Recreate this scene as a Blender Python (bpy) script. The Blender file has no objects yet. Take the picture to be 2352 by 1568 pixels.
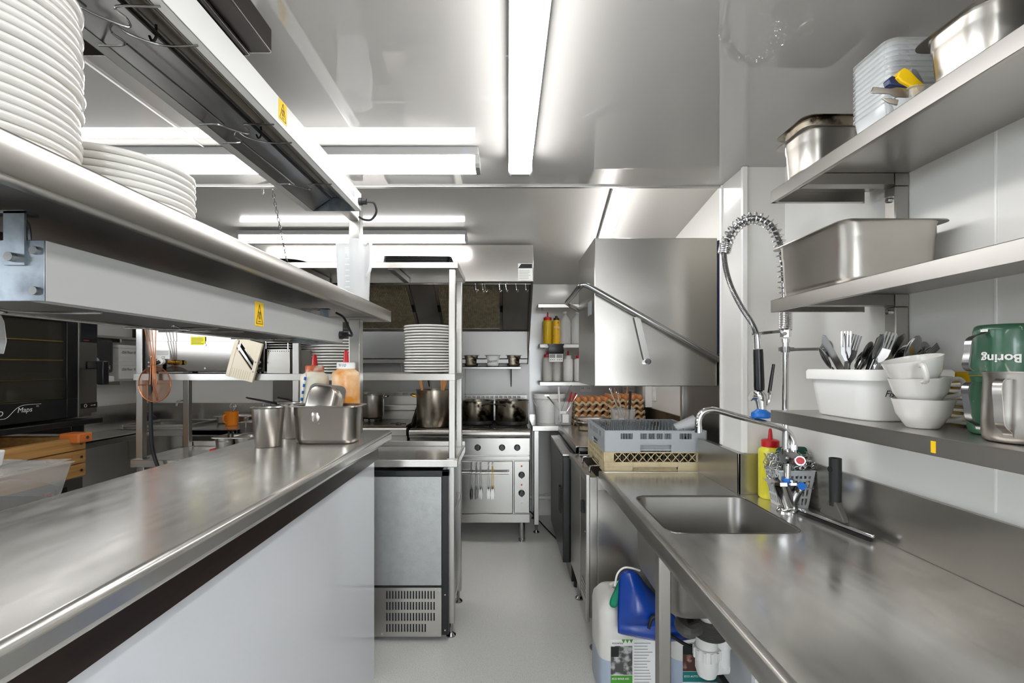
import bpy, bmesh, math, random
from mathutils import Vector, Matrix
random.seed(7)
SC = bpy.context.scene
COL = SC.collection
PI = math.pi
# ------------------------------------------------------------------ camera, world, exposure
F = 1100.0                                   # focal length in px of the 2352-wide frame
cd = bpy.data.cameras.new('camera'); cam = bpy.data.objects.new('camera', cd); COL.objects.link(cam)
cam.location = (0, 0, 1.4); cam.rotation_euler = (PI/2, 0, 0)
cd.sensor_width = 36; cd.lens = F/2352*36
cd.shift_x = 10/2352; cd.shift_y = 57/2352
cd.clip_start = .02; SC.camera = cam
W = bpy.data.worlds.new('daylight'); SC.world = W; W.use_nodes = True
W.node_tree.nodes['Background'].inputs[0].default_value = (.86, .93, 1, 1)
W.node_tree.nodes['Background'].inputs[1].default_value = 6.5
SC.view_settings.view_transform = 'Standard'; SC.view_settings.look = 'None'
SC.view_settings.gamma = 1; SC.view_settings.exposure = 1.0
LIGHT = 9.5                                   # strength of the ceiling battens
def PX(px, d): return (px-1166)*d/F
def PZ(py, d): return 1.4-(py-841)*d/F
def P(px, py, d): return Vector((PX(px, d), d, PZ(py, d)))
# ------------------------------------------------------------------ materials
def lin(c):
    if isinstance(c, str):
        c = [int(c[i:i+2], 16)/255 for i in (0, 2, 4)]
    return tuple((x/12.92 if x <= .04045 else ((x+.055)/1.055)**2.4) for x in c)+(1,)
MATS = {}
def mat(name, col, rough=.5, metal=0, var=None, bump=None, emit=0, alpha=1, spec=None, stretch=(1, 1, 1), rvar=0, coat=0, col2=None, band=(.45, .6)):
    """var=(scale, amount): colour variation; bump=(scale, strength); col2: stains of a second colour"""
    m = bpy.data.materials.new(name); m.use_nodes = True; nt = m.node_tree; N = nt.nodes; L = nt.links
    b = N['Principled BSDF']; c = lin(col)
    b.inputs['Base Color'].default_value = c; b.inputs['Roughness'].default_value = rough; b.inputs['Metallic'].default_value = metal
    if spec is not None: b.inputs['Specular IOR Level'].default_value = spec
    if coat: b.inputs['Coat Weight'].default_value = coat; b.inputs['Coat Roughness'].default_value = .05
    if emit: b.inputs['Emission Color'].default_value = c; b.inputs['Emission Strength'].default_value = emit
    if alpha < 1: b.inputs['Alpha'].default_value = alpha
    if var or bump or rvar or col2:
        tc = N.new('ShaderNodeTexCoord'); mp = N.new('ShaderNodeMapping'); mp.inputs['Scale'].default_value = stretch
        L.new(tc.outputs['Object'], mp.inputs[0])
        def noise(s, det=4):
            n = N.new('ShaderNodeTexNoise'); n.inputs['Scale'].default_value = s; n.inputs['Detail'].default_value = det
            L.new(mp.outputs[0], n.inputs[0]); return n
        if var:
            n = noise(var[0], 2); r = N.new('ShaderNodeMapRange'); r.inputs[1].default_value = .3; r.inputs[2].default_value = .7
            r.inputs[3].default_value = 1-var[1]; r.inputs[4].default_value = 1+var[1]
            L.new(n.outputs[0], r.inputs[0]); mx = N.new('ShaderNodeMix'); mx.data_type = 'RGBA'; mx.blend_type = 'MULTIPLY'
            mx.inputs[0].default_value = 1; mx.inputs[6].default_value = c; L.new(r.outputs[0], mx.inputs[7]); L.new(mx.outputs[2], b.inputs['Base Color'])
        if col2:
            n = noise(col2[1], 6); r = N.new('ShaderNodeMapRange'); r.inputs[1].default_value = band[0]; r.inputs[2].default_value = band[1]
            L.new(n.outputs[0], r.inputs[0]); mx = N.new('ShaderNodeMix'); mx.data_type = 'RGBA'
            mx.inputs[6].default_value = c; mx.inputs[7].default_value = lin(col2[0]); L.new(r.outputs[0], mx.inputs[0]); L.new(mx.outputs[2], b.inputs['Base Color'])
        if rvar:
            n = noise(7, 5); r = N.new('ShaderNodeMapRange'); r.inputs[1].default_value = .3; r.inputs[2].default_value = .7
            r.inputs[3].default_value = max(.02, rough-rvar); r.inputs[4].default_value = rough+rvar
            L.new(n.outputs[0], r.inputs[0]); L.new(r.outputs[0], b.inputs['Roughness'])
        if bump:
            n = noise(bump[0], 3); bp = N.new('ShaderNodeBump'); bp.inputs['Strength'].default_value = bump[1]; bp.inputs['Distance'].default_value = .002
            L.new(n.outputs[0], bp.inputs['Height']); L.new(bp.outputs[0], b.inputs['Normal'])
    MATS[name] = m; return m
def clear(name, col, body=.25, rough=.15):
    """thin see-through plastic: transparent mixed with a glossy pale skin"""
    m = bpy.data.materials.new(name); m.use_nodes = True; nt = m.node_tree; N = nt.nodes; L = nt.links
    b = N['Principled BSDF']; b.inputs['Base Color'].default_value = lin(col); b.inputs['Roughness'].default_value = rough
    t = N.new('ShaderNodeBsdfTransparent'); mx = N.new('ShaderNodeMixShader'); lw = N.new('ShaderNodeLayerWeight'); lw.inputs[0].default_value = .35
    r = N.new('ShaderNodeMapRange'); r.inputs[3].default_value = body; r.inputs[4].default_value = min(1, body+.5)
    L.new(lw.outputs['Facing'], r.inputs[0]); L.new(r.outputs[0], mx.inputs[0])
    L.new(t.outputs[0], mx.inputs[1]); L.new(b.outputs[0], mx.inputs[2]); L.new(mx.outputs[0], N['Material Output'].inputs[0])
    MATS[name] = m; return m
mat('steel', 'b4b1ac', .30, 1, var=(2, .03), stretch=(3, 3, 1))
mat('steel_h', 'bdbab5', .30, 1, var=(5, .03))
mat('worktop', 'cfccc7', .20, .82, var=(5, .05), stretch=(4, 1, 1), rvar=.045)
mat('steel_range', 'a29f9a', .24, 1, var=(3, .03))
mat('steel_dark', '96928d', .32, 1, var=(2, .04))
mat('steel_hood', 'b3afa9', .25, .88, var=(2, .03), stretch=(3, 3, .4))
mat('cladding', '8f8d8a', .42, .9, var=(2, .03)); mat('panel_mirror', '66625e', .10, 1, var=(2, .05)); mat('sink_steel', '8b8884', .36, 1, var=(5, .06))
mat('lamp_paint', 'dededb', .32, 0, var=(3, .015)); mat('lamp_grey_shade', 'a8a8a6', .34, 0, var=(3, .015)); mat('basket_grey', 'c9cbcc', .45)  # the grey lamp paint carries the shade on the lower lamp's face
mat('pan_steel', 'b5b0a9', .30, 1, var=(7, .05))
mat('pan_burnt', 'a59a88', .4, 1, col2=('2a2018', 16), band=(.46, .62))
mat('chrome', 'd8d8d8', .08, 1)
mat('chrome_dark', '9b9b9b', .2, 1)
mat('alu', 'c9c8c6', .36, .85, var=(2, .03))
mat('alu_grey', '9a9897', .42, .8, var=(2, .04))
mat('galv', '8f969c', .34, 1, col2=('6b7178', 22), band=(.4, .65))
mat('galv_panel', 'a7a8a6', .42, .8, bump=(260, .25), var=(30, .05))
mat('reflector', '77787a', .3, 1, var=(3, .1))
mat('wall_white', 'e4e2dd', .12, 0, var=(1.2, .015), spec=.5)
mat('ceiling_gloss', 'b9b6b2', .012, 0, spec=.9)
mat('ceiling_rear', 'c4c1bc', .16, 0)
mat('panel_white', 'd9dade', .12, 0, spec=.55)
mat('floor', 'dddcd7', .34, 0, col2=('b3b2ad', 260), band=(.52, .66), bump=(90, .05))
mat('white_plastic', 'f0efec', .35)
mat('white_ceramic', 'd8d5cf', .12, 0, coat=.4)
mat('black', '131314', .3)
mat('black_soft', '1b1b1c', .55)
mat('black_glass', '10110f', .06, 0, spec=.7)
mat('brown_metal', '2c2523', .35, .4, var=(4, .1))
mat('dark_wood', '21140f', .35, 0, var=(8, .4), stretch=(8, 1, 8))
mat('pine', 'c99a5c', .6, 0, col2=('a8743a', 5), stretch=(6, .6, 14), band=(.35, .75))
mat('orange_paint', 'dd7a3a', .55, 0, col2=('d9a640', 6), stretch=(1, 1, 1), band=(.5, .6))
mat('yellow', 'f2c400', .4); mat('label_yellow', 'efc211', .45); mat('label_lemon', 'ece31c', .5)
mat('ink', '141414', .6); mat('paper', 'e9e8e4', .6); mat('grey_print', '8d8f92', .6)
mat('red', 'c4141e', .35); mat('blue_plastic', '1269c0', .35); mat('navy', '16264f', .35)
mat('green_enamel', '2f5a41', .3, 0, col2=('cdd6cc', 60), band=(.70, .74), coat=.3)
mat('vinyl_blue', '0b3f9e', .25, 0, bump=(14, .3)); mat('vinyl_green', '0f8a66', .4)
mat('orange_cup', 'f28a14', .35); mat('copper', 'c47a52', .3, 1); mat('copper_mesh', 'a5765a', .5, .6, alpha=.55)
mat('cream', 'e6d9c2', .45, 0, var=(8, .03)); mat('beige_rack', 'cdbd97', .5, 0, col2=('a8956c', 18), band=(.5, .8))
mat('grey_rack', 'a9adb0', .45, 0, var=(6, .03)); mat('peg', '83878a', .5)
mat('egg', 'c7824e', .45, 0, var=(9, .08)); mat('pulp', 'cbb48e', .9, 0, bump=(60, .4), var=(20, .08))
mat('wood_spoon', 'b07b45', .6, 0, var=(10, .15)); mat('wool', 'c4c4c2', .35, .9)
mat('green_pad', '16493a', .9, 0, bump=(90, .8)); mat('towel', '5a5262', .9, 0, col2=('2c2a33', 14))
mat('grease_mesh', '94886f', .45, .4, var=(30, .3)); mat('soot', '121110', .6, .2, col2=('35302a', 12))
mat('light_white', 'ffffff', .5, emit=LIGHT); mat('light_dim', 'ffffff', .5, emit=LIGHT*.25); mat('light_body', '8d8c8a', .4)
mat('indicator', 'd2622c', .4); mat('steel_black', '232324', .35, .8); mat('orange_sauce', 'd98b2b', .35, 0, col2=('e8c9a4', 9), band=(.42, .62))
mat('cream_sauce', 'e3dcc8', .35, 0, col2=('b9772a', 34), band=(.72, .76)); mat('cap_stained', 'd9d0c0', .5, 0, col2=('c05a2c', 22), band=(.42, .55))
mat('oil', 'd9b21c', .2); mat('detergent', 'e6dc3a', .25); mat('spray_can', 'e7b416', .35, 0, col2=('8e2f1a', 26), band=(.62, .66))
mat('liquid_blue', 'a9b4c4', .35); mat('hdpe', 'd9d6d0', .38, 0, var=(6, .04)); mat('cardboard', 'bfc1c4', .6)
mat('label_green', '4a9a2f', .5); mat('label_teal', '1b7f7c', .5); mat('print_bw', '4a4a48', .5, 0, col2=('b9b9b6', 38), band=(.45, .6))
mat('print_brown', '53342c', .5, 0, col2=('b98f80', 38), band=(.5, .65)); mat('pvc', 'e2e1de', .35); mat('hose_grey', '55534f', .6)
mat('brass', 'b08d3c', .3, 1); mat('dirt_steel', '6f665a', .35, .9, col2=('3c3024', 5), band=(.4, .7))
mat('blue_tape', '1b9ad1', .5); mat('screen', '1a1c20', .12); mat('cable', '18181a', .5); mat('oven_inside', '3a362a', .5, .3)
mat('trivet', '1c1b1a', .5, .4); mat('pavement', '8d8b86', .9)
clear('clear_plastic', 'e8eaea', .22, .12); clear('frosted', 'e9eaea', .5, .3); clear('cling', 'cfcfcc', .20, .08)
clear('glass', '3a3a34', .14, .02)
def MT(n): return MATS[n]
# ------------------------------------------------------------------ mesh builder
def rr(hx, hy, r, z, cx=0, cy=0, n=4):
    r = min(r, hx-1e-5, hy-1e-5); out = []
    for k, (sx, sy) in enumerate(((1, 1), (-1, 1), (-1, -1), (1, -1))):
        for i in range(n+1):
            a = (k+i/n)*PI/2
            out.append(Vector((cx+sx*(hx-r)+r*math.cos(a), cy+sy*(hy-r)+r*math.sin(a), z)))
    return out
def circ(r, z, n=32, cx=0, cy=0): return [Vector((cx+r*math.cos(2*PI*i/n), cy+r*math.sin(2*PI*i/n), z)) for i in range(n)]
def cr(pts, k=6, closed=False):
    """Catmull-Rom through the points"""
    pts = [Vector(p) for p in pts]; n = len(pts); out = []
    for i in range(n if closed else n-1):
        a = pts[(i-1) % n] if closed or i > 0 else pts[0]*2-pts[1]
        b, c = pts[i], pts[(i+1) % n]
        d = pts[(i+2) % n] if closed or i+2 < n else pts[-1]*2-pts[-2]
        for j in range(k):
            t = j/k
            out.append(.5*((2*b)+(c-a)*t+(2*a-5*b+4*c-d)*t*t+(3*b-a-3*c+d)*t**3))
    if not closed: out.append(pts[-1].copy())
    return out
class B:
    def __init__(s): s.v = []; s.f = []
    def add(s, vs, fs):
        o = len(s.v); s.v += [Vector(v) for v in vs]; s.f += [tuple(i+o for i in f) for f in fs]; return s
    def box(s, x0, x1, y0, y1, z0, z1, m=None):
        vs = [Vector((x, y, z)) for z in (z0, z1) for y in (y0, y1) for x in (x0, x1)]
        if m is not None: vs = [m @ v for v in vs]
        return s.add(vs, [(0, 2, 3, 1), (4, 5, 7, 6), (0, 1, 5, 4), (1, 3, 7, 5), (3, 2, 6, 7), (2, 0, 4, 6)])
    def bar(s, a, b, w, h, up=(0, 0, 1)):
        """a rectangular bar from a to b"""
        a, b, up = Vector(a), Vector(b), Vector(up); d = (b-a).normalized(); x = d.cross(up).normalized()*w/2; y = x.cross(d).normalized()*h/2
        vs = [p+i*x+j*y for p in (a, b) for i, j in ((-1, -1), (1, -1), (1, 1), (-1, 1))]
        return s.add(vs, [(0, 1, 2, 3), (7, 6, 5, 4), (0, 4, 5, 1), (1, 5, 6, 2), (2, 6, 7, 3), (3, 7, 4, 0)])
    def loft(s, rings, c0=True, c1=True):
        n = len(rings[0]); vs = [v for r in rings for v in r]; fs = []
        for k in range(len(rings)-1):
            for i in range(n):
                j = (i+1) % n; fs.append((k*n+i, k*n+j, (k+1)*n+j, (k+1)*n+i))
        if c0: fs.append(tuple(range(n))[::-1])
        if c1: fs.append(tuple(range((len(rings)-1)*n, len(rings)*n)))
        return s.add(vs, fs)
    def lathe(s, prof, n=32, c=(0, 0, 0), c0=True, c1=True):
        return s.loft([[p+Vector(c) for p in circ(max(r, 1e-4), z, n)] for r, z in prof], c0, c1)
    def cyl(s, a, b, r, r2=None, n=14):
        a, b = Vector(a), Vector(b); r2 = r if r2 is None else r2; d = (b-a).normalized()
        x = d.orthogonal().normalized(); y = d.cross(x)
        return s.loft([[p+(x*math.cos(2*PI*i/n)+y*math.sin(2*PI*i/n))*q for i in range(n)] for p, q in ((a, r), (b, r2))])
    def tube(s, pts, r, n=8, closed=False):
        pts = [Vector(p) for p in pts]; m = len(pts); rings = []; x = None
        for i in range(m):
            if closed: t = pts[(i+1) % m]-pts[i-1]
            else: t = pts[min(i+1, m-1)]-pts[max(i-1, 0)]
            t.normalize()
            x = t.orthogonal().normalized() if x is None else (x-t*x.dot(t)).normalized()
            y = t.cross(x); q = r[i] if isinstance(r, (list, tuple)) else r
            rings.append([pts[i]+(x*math.cos(2*PI*k/n)+y*math.sin(2*PI*k/n))*q for k in range(n)])
        if closed: rings.append(rings[0])
        return s.loft(rings, not closed, not closed)
    def prism(s, poly, f, a, b):
        """polygon (u,v) swept from a to b; f(u,v,w) gives the point"""
        return s.loft([[Vector(f(u, v, a)) for u, v in poly], [Vector(f(u, v, b)) for u, v in poly]])
    def grid(s, us, vs_, holes, f, w0, w1):
        """a plate of cells (u edges x v edges) with some cells left open"""
        for i in range(len(us)-1):
            for j in range(len(vs_)-1):
                if (i, j) in holes: continue
                c = [Vector(f(u, v, w)) for w in (w0, w1) for v in (vs_[j], vs_[j+1]) for u in (us[i], us[i+1])]
                s.add(c, [(0, 2, 3, 1), (4, 5, 7, 6), (0, 1, 5, 4), (1, 3, 7, 5), (3, 2, 6, 7), (2, 0, 4, 6)])
        return s
    def ball(s, c, rx, ry=None, rz=None, n=12, m=8):
        ry = rx if ry is None else ry; rz = rx if rz is None else rz; c = Vector(c)
        rings = [[c+Vector((rx*math.sin(t)*math.cos(2*PI*i/n), ry*math.sin(t)*math.sin(2*PI*i/n), rz*math.cos(t))) for i in range(n)]
                 for t in [max(.02, min(PI-.02, PI*k/m)) for k in range(m+1)]]
        return s.loft(rings)
    def xf(s, m): s.v = [m @ v for v in s.v]; return s
    def build(s, name, mt, parent=None, world=False, bevel=0, angle=35, recalc=True, seg=2):
        o = Vector((0, 0, 0))
        if world and parent is not None: o = parent.matrix_basis.translation.copy()
        me = bpy.data.meshes.new(name); me.from_pydata([v-o for v in s.v], [], s.f); me.update()
        if recalc:
            bm = bmesh.new(); bm.from_mesh(me); bmesh.ops.recalc_face_normals(bm, faces=bm.faces); bm.to_mesh(me); bm.free()
        me.polygons.foreach_set('use_smooth', [True]*len(me.polygons)); me.set_sharp_from_angle(angle=math.radians(angle))
        me.materials.append(MT(mt)); ob = bpy.data.objects.new(name, me); COL.objects.link(ob)
        if parent is not None: ob.parent = parent
        if bevel:
            md = ob.modifiers.new('bevel', 'BEVEL'); md.width = bevel; md.segments = seg; md.limit_method = 'ANGLE'; md.harden_normals = False
        return ob
def tag(o, label, cat, group=None):
    o['label'] = label; o['category'] = cat
    if group: o['group'] = group
    return o
def thing(name, label, cat, loc=(0, 0, 0), rz=0, group=None):
    o = bpy.data.objects.new(name, None); COL.objects.link(o); o.empty_display_size = .05
    o.location = loc; o.rotation_euler = (0, 0, rz); o.matrix_basis = Matrix.Translation(Vector(loc)) @ Matrix.Rotation(rz, 4, 'Z')
    return tag(o, label, cat, group)
def place(o, loc, rot=(0, 0, 0)):
    o.location = loc; o.rotation_euler = rot; return o
def dup(root, loc, rot=(0, 0, 0), label=None, group=None):
    def cp(o, par):
        c = o.copy(); COL.objects.link(c)
        if par is not None: c.parent = par
        for ch in o.children: cp(ch, c)
        return c
    r = cp(root, None); r.location = loc; r.rotation_euler = rot
    if label: r['label'] = label
    if group: r['group'] = group
    return r
def under(child, parent):
    """make a part a sub-part (parts sit at their thing's origin, so nothing moves)"""
    child.parent = parent; return child
def struct(name, bld, mt, **k):
    o = bld.build(name, mt, **k); o['kind'] = 'structure'; return o
def text(body, size, o, u, v, mt, parent, name='lettering', lift=.0006, shear=0, align='LEFT', wrapR=None, stroke=0, world=True):
    """flat lettering: o origin, u writing direction, v up; wrapR bends it round a vertical cylinder of that radius"""
    c = bpy.data.curves.new(name, 'FONT'); c.body = body; c.size = size; c.shear = shear; c.align_x = align; c.extrude = .0001; c.offset = stroke; c.resolution_u = 3
    ob = bpy.data.objects.new('tmp', c); me = bpy.data.meshes.new_from_object(ob); bpy.data.objects.remove(ob)
    o, u, v = Vector(o), Vector(u).normalized(), Vector(v).normalized(); w = u.cross(v)
    base = parent.matrix_basis.translation if (world and parent is not None) else Vector((0, 0, 0))
    for q in me.vertices:
        x, y, z = q.co
        if wrapR: a = x/wrapR; p = o+u*wrapR*math.sin(a)+v*y+w*(wrapR*(math.cos(a)-1)+lift+z)
        else: p = o+u*x+v*y+w*(lift+z)
        q.co = p-base
    me.materials.clear(); me.materials.append(MT(mt)); t = bpy.data.objects.new(name, me); COL.objects.link(t)
    if parent is not None: t.parent = parent
    return t
# ------------------------------------------------------------------ the room
XR, XL, YB, YF, ZC = 1.10, -3.5, 4.5, -2.2, 2.19
def zrear(y): return 2.50-.1375*(y-2.1)
struct('floor', B().box(XL-.1, 1.4, YF-.1, YB+.1, -.08, 0), 'floor')
struct('ceiling', B().box(XL-.1, 1.4, YF-.1, 2.10, ZC, 2.75), 'ceiling_gloss')
struct('ceiling_rear', B().add([(XL-.1, 2.1, zrear(2.1)), (1.4, 2.1, zrear(2.1)), (1.4, 4.6, zrear(4.6)), (XL-.1, 4.6, zrear(4.6)),
        (XL-.1, 2.1, 2.75), (1.4, 2.1, 2.75), (1.4, 4.6, 2.75), (XL-.1, 4.6, 2.75)],
        [(0, 1, 2, 3), (7, 6, 5, 4), (0, 4, 5, 1), (1, 5, 6, 2), (2, 6, 7, 3), (3, 7, 4, 0)]), 'ceiling_rear')
struct('wall_right', B().box(XR, 1.4, YF-.1, 1.90, 0, ZC), 'wall_white')
struct('wall_pier', B().box(.936, 1.4, 1.90, 2.10, 0, ZC), 'wall_white')
struct('wall_right_rear', B().box(1.20, 1.4, 2.10, 4.6, 0, 2.75), 'wall_white')
struct('wall_back', B().box(XL-.1, 1.4, YB, YB+.1, 0, 2.75), 'wall_white')
# left wall with an added high window, unseen, placed to bring daylight onto the right wall
struct('wall_left', B().grid([YF-.1, -1.7, 1.5, YB+.1], [0, 1.55, 2.12, 2.75], {(1, 1)}, lambda u, v, w: (w, u, v), XL-.1, XL), 'wall_white')
# wall behind the camera, with an added doorway gap, unseen, sized for the daylight it lets in
struct('wall_front', B().grid([XL, -.15, .95, 1.4], [0, 2.02, ZC], {(1, 0)}, lambda u, v, w: (u, w, v), YF-.1, YF), 'wall_white')
struct('pavement', B().box(-9, 6, -9, 8, -.22, -.10), 'pavement')
struct('trim_1', B().box(XL, .936, 2.092, 2.112, ZC-.006, ZC-.0005), 'alu')
struct('trim_2', B().box(.928, .945, 1.888, 1.905, 1.06, ZC-.002), 'white_plastic')
struct('trim_3', B().box(XR-.0015, XR-.0003, 1.076, 1.081, 1.07, ZC-.001), 'white_plastic')
struct('trim_4', B().box(.930, .9355, 2.085, 2.102, 1.06, ZC-.002), 'white_plastic')
struct('trim_5', B().box(1.145, 1.199, 3.98, 4.06, 1.06, 1.9), 'white_plastic')
def plug(px, py, d, w=.11, h=.07, label=''):
    x, z = PX(px, d), PZ(py, d)
    t = thing('wall_socket', label, 'socket', (x, YB-.001, z))
    B().box(-w/2, w/2, -.011, 0, -h/2, h/2).build('plate', 'white_plastic', t, bevel=.003)
    for i in (-1, 1):
        B().box(i*.028-.009, i*.028-.006, -.0125, -.010, -.004, .010).build('slot', 'ink', t)
        B().box(i*.028+.006, i*.028+.009, -.0125, -.010, -.004, .010).build('slot', 'ink', t)
plug(1345, 892, 4.49, label='double wall socket above the egg trays beside the bottle shelves')
plug(1443, 893, 4.49, label='double wall socket under the raised dishwasher hood near the corner')
t = thing('light_switch', 'white rocker switch on the right rear wall under the dishwasher hood', 'switch', (1.199, 3.9, PZ(905, 3.9)))
B().box(-.012, 0, -.035, .035, -.055, .055).build('plate', 'white_plastic', t, bevel=.003)
B().box(-.018, -.011, -.012, .012, -.02, .02).build('rocker', 'white_plastic', t)
# ------------------------------------------------------------------ batten lights
def batten(label, a, b, zt, w=.085, h=.072, tilt=0, warn=False, lamp='light_white'):
    a, b = Vector(a), Vector(b); c = (a+b)/2; L_ = (b-a).length; ang = math.atan2(b.y-a.y, b.x-a.x)
    t = thing('batten_light', label, 'light', (c.x, c.y, zt), group=None)
    t.rotation_euler = (0, -tilt, ang)
    B().box(-L_/2, L_/2, -w*.5, w*.5, -h*.42, 0).build('body', 'light_body', t, bevel=.003)
    pr = [(-w*.44, -h*.42), (-w*.44, -h*.85), (-w*.34, -h), (w*.34, -h), (w*.44, -h*.85), (w*.44, -h*.42)]
    B().prism(pr, lambda u, v, q: (q, u, v), -L_/2+.012, L_/2-.012).build('diffuser', lamp, t)
    for s in (-1, 1):
        B().prism([(x*1.12, z*1.01) for x, z in pr], lambda u, v, q: (q, u, v), s*(L_/2-.012), s*(L_/2+.004)).build('end_cap', 'light_body', t)
    if warn:
        B().prism([(-.018, 0), (.018, 0), (0, .03)], lambda u, v, q: (L_/2-.05+u, q, -h*.40+v*.8), -w*.5-.001, -w*.5).build('warning_mark', 'grey_print', t)
    return t
batten('white ceiling batten over the aisle running towards the range', (.047, .25, 0), (.047, 1.80, 0), ZC-.001, .09)
batten('white ceiling batten crossing behind the upper heat lamp', (-1.66, 1.76, 0), (-.105, 1.76, 0), ZC-.001, .085, warn=True)
batten('white batten on the sloped rear ceiling in front of the canopy', (-1.84, 3.29, 0), (-.28, 3.29, 0), zrear(3.29)-.012, .08, warn=True)
batten('white batten on the sloped rear ceiling above the dishwasher hood', (.60, 2.28, 0), (.70, 3.70, 0), zrear(3.0)-.006, .085, tilt=-math.atan(.1375))
batten('added white ceiling batten out of view behind the camera', (-1.0, -.95, 0), (.55, -.95, 0), ZC-.001, .085)  # added out of view to brighten the front of the room
batten('added dim white batten on the sloped rear ceiling above the corner bench', (-3.05, 2.5, 0), (-3.05, 3.9, 0), zrear(3.2)-.006, .085, tilt=-math.atan(.1375), lamp='light_dim')  # added to brighten the left rear and lay a glow on the counter
# ------------------------------------------------------------------ pass counter
t = thing('pass_counter', 'long stainless topped pass counter with white front panel', 'counter', (-.8, .9, 0))
B().box(-1.064, -.544, -.6, 2.26, 1.05, 1.10).build('top', 'worktop', t, world=True, bevel=.014, seg=4)
B().box(-1.0, -.60, -.6, 2.155, .0, .98).build('front_panel', 'panel_white', t, world=True, bevel=.002)
B().box(-1.01, -.585, -.6, 2.165, .98, 1.05).build('dark_trim', 'dark_wood', t, world=True)
# ------------------------------------------------------------------ pass gantry and its plates
t = thing('pass_gantry', 'stainless pass gantry with one plate shelf standing on the counter', 'gantry', (-.69, 1.2, 1.10))
B().prism([(-.580, 1.609), (-.5525, 1.609), (-.55, 1.6115), (-.55, 1.6565), (-.5513, 1.6597), (-.5545, 1.661), (-.90, 1.661), (-.90, 1.609), (-.894, 1.609), (-.894, 1.655), (-.556, 1.655), (-.556, 1.612), (-.580, 1.612)],
          lambda u, v, w: (u, w, v), -.3, 2.2575).box(-.90, -.55, 2.2575, 2.26, 1.609, 1.661).build('shelf', 'steel_h', t, world=True, angle=50)
B().box(-.86, -.60, -.3, 2.2, 1.628, 1.640).build('shelf_stiffener', 'alu_grey', t, world=True)
for y in (.18, 2.15):
    B().box(-.714, -.664, y, y+.05, 1.10, 1.611).build('post', 'steel', t, world=True, bevel=.003)
    B().box(-.714, -.664, y, y+.05, 1.6615, 2.13 if y > 1 else 2.08).build('post', 'steel', t, world=True, bevel=.003)
ORD = 'first second third fourth fifth sixth seventh eighth ninth tenth eleventh twelfth thirteenth fourteenth fifteenth sixteenth seventeenth eighteenth nineteenth twentieth'.split()
def plate_mesh(R, rim, H, th=.005):
    p = [(.001, 0), (R*.60, 0), (R*.64, .002), (R*.925, H-rim*.78), (R*.965, H-rim*.74), (R*.99, H-rim*.55), (R, H-rim*.32), (R*.994, H-rim*.10), (R*.975, H), (R*.93, H-.002), (R*.66, th+.001), (.001, th)]
    return B().lathe(p, 48)
pl = plate_mesh(.1165, .0145, .021).build('dinner_plate', 'white_ceramic', angle=60)
TALL = 'white dinner plate, %s from the bottom of the tall stack on the pass shelf'
tag(pl, TALL % ORD[0], 'plate', 'tall plate stack on the pass shelf')
place(pl, (-.705, .622, 1.661))
for i in range(1, 20):
    dup(pl, (-.705+random.uniform(-.003, .003), .622+random.uniform(-.003, .003), 1.661+i*.0118), label=TALL % ORD[i])
for i in range(7):
    dup(pl, (-.70+random.uniform(-.002, .002), .862+random.uniform(-.002, .002), 1.661+i*.0118), label='white dinner plate, %s from the bottom of the low stack on the pass shelf' % ORD[i], group='low plate stack on the pass shelf')
# ------------------------------------------------------------------ heat lamps
def hazard(t, x, y, z, w, h):
    """yellow hot-surface sticker on a face looking to +X"""
    l = B().box(x, x+.0008, y-w/2, y+w/2, z-h/2, z+h/2).build('warning_label', 'label_yellow', t, world=True)
    tr = [(-.38*w, -.40*h), (.38*w, -.40*h), (0, .40*h)]
    b = B()
    for i in range(3):
        a, c = tr[i], tr[(i+1) % 3]; b.bar((x+.001, y+a[0], z+a[1]), (x+.001, y+c[0], z+c[1]), .0014, .0006, (1, 0, 0))
    for k in (-1, 0, 1):
        b.tube([(x+.001, y+k*w*.10+.012*w*math.sin(q*2.2)*3, z-.22*h+q*.065*h) for q in range(6)], .0006, 5)
    b.bar((x+.001, y-.14*w, z-.30*h), (x+.001, y+.14*w, z-.30*h), .0018, .0006, (1, 0, 0))
    m = b.build('warning_triangle', 'ink', l); m.location = -t.matrix_basis.translation
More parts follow.
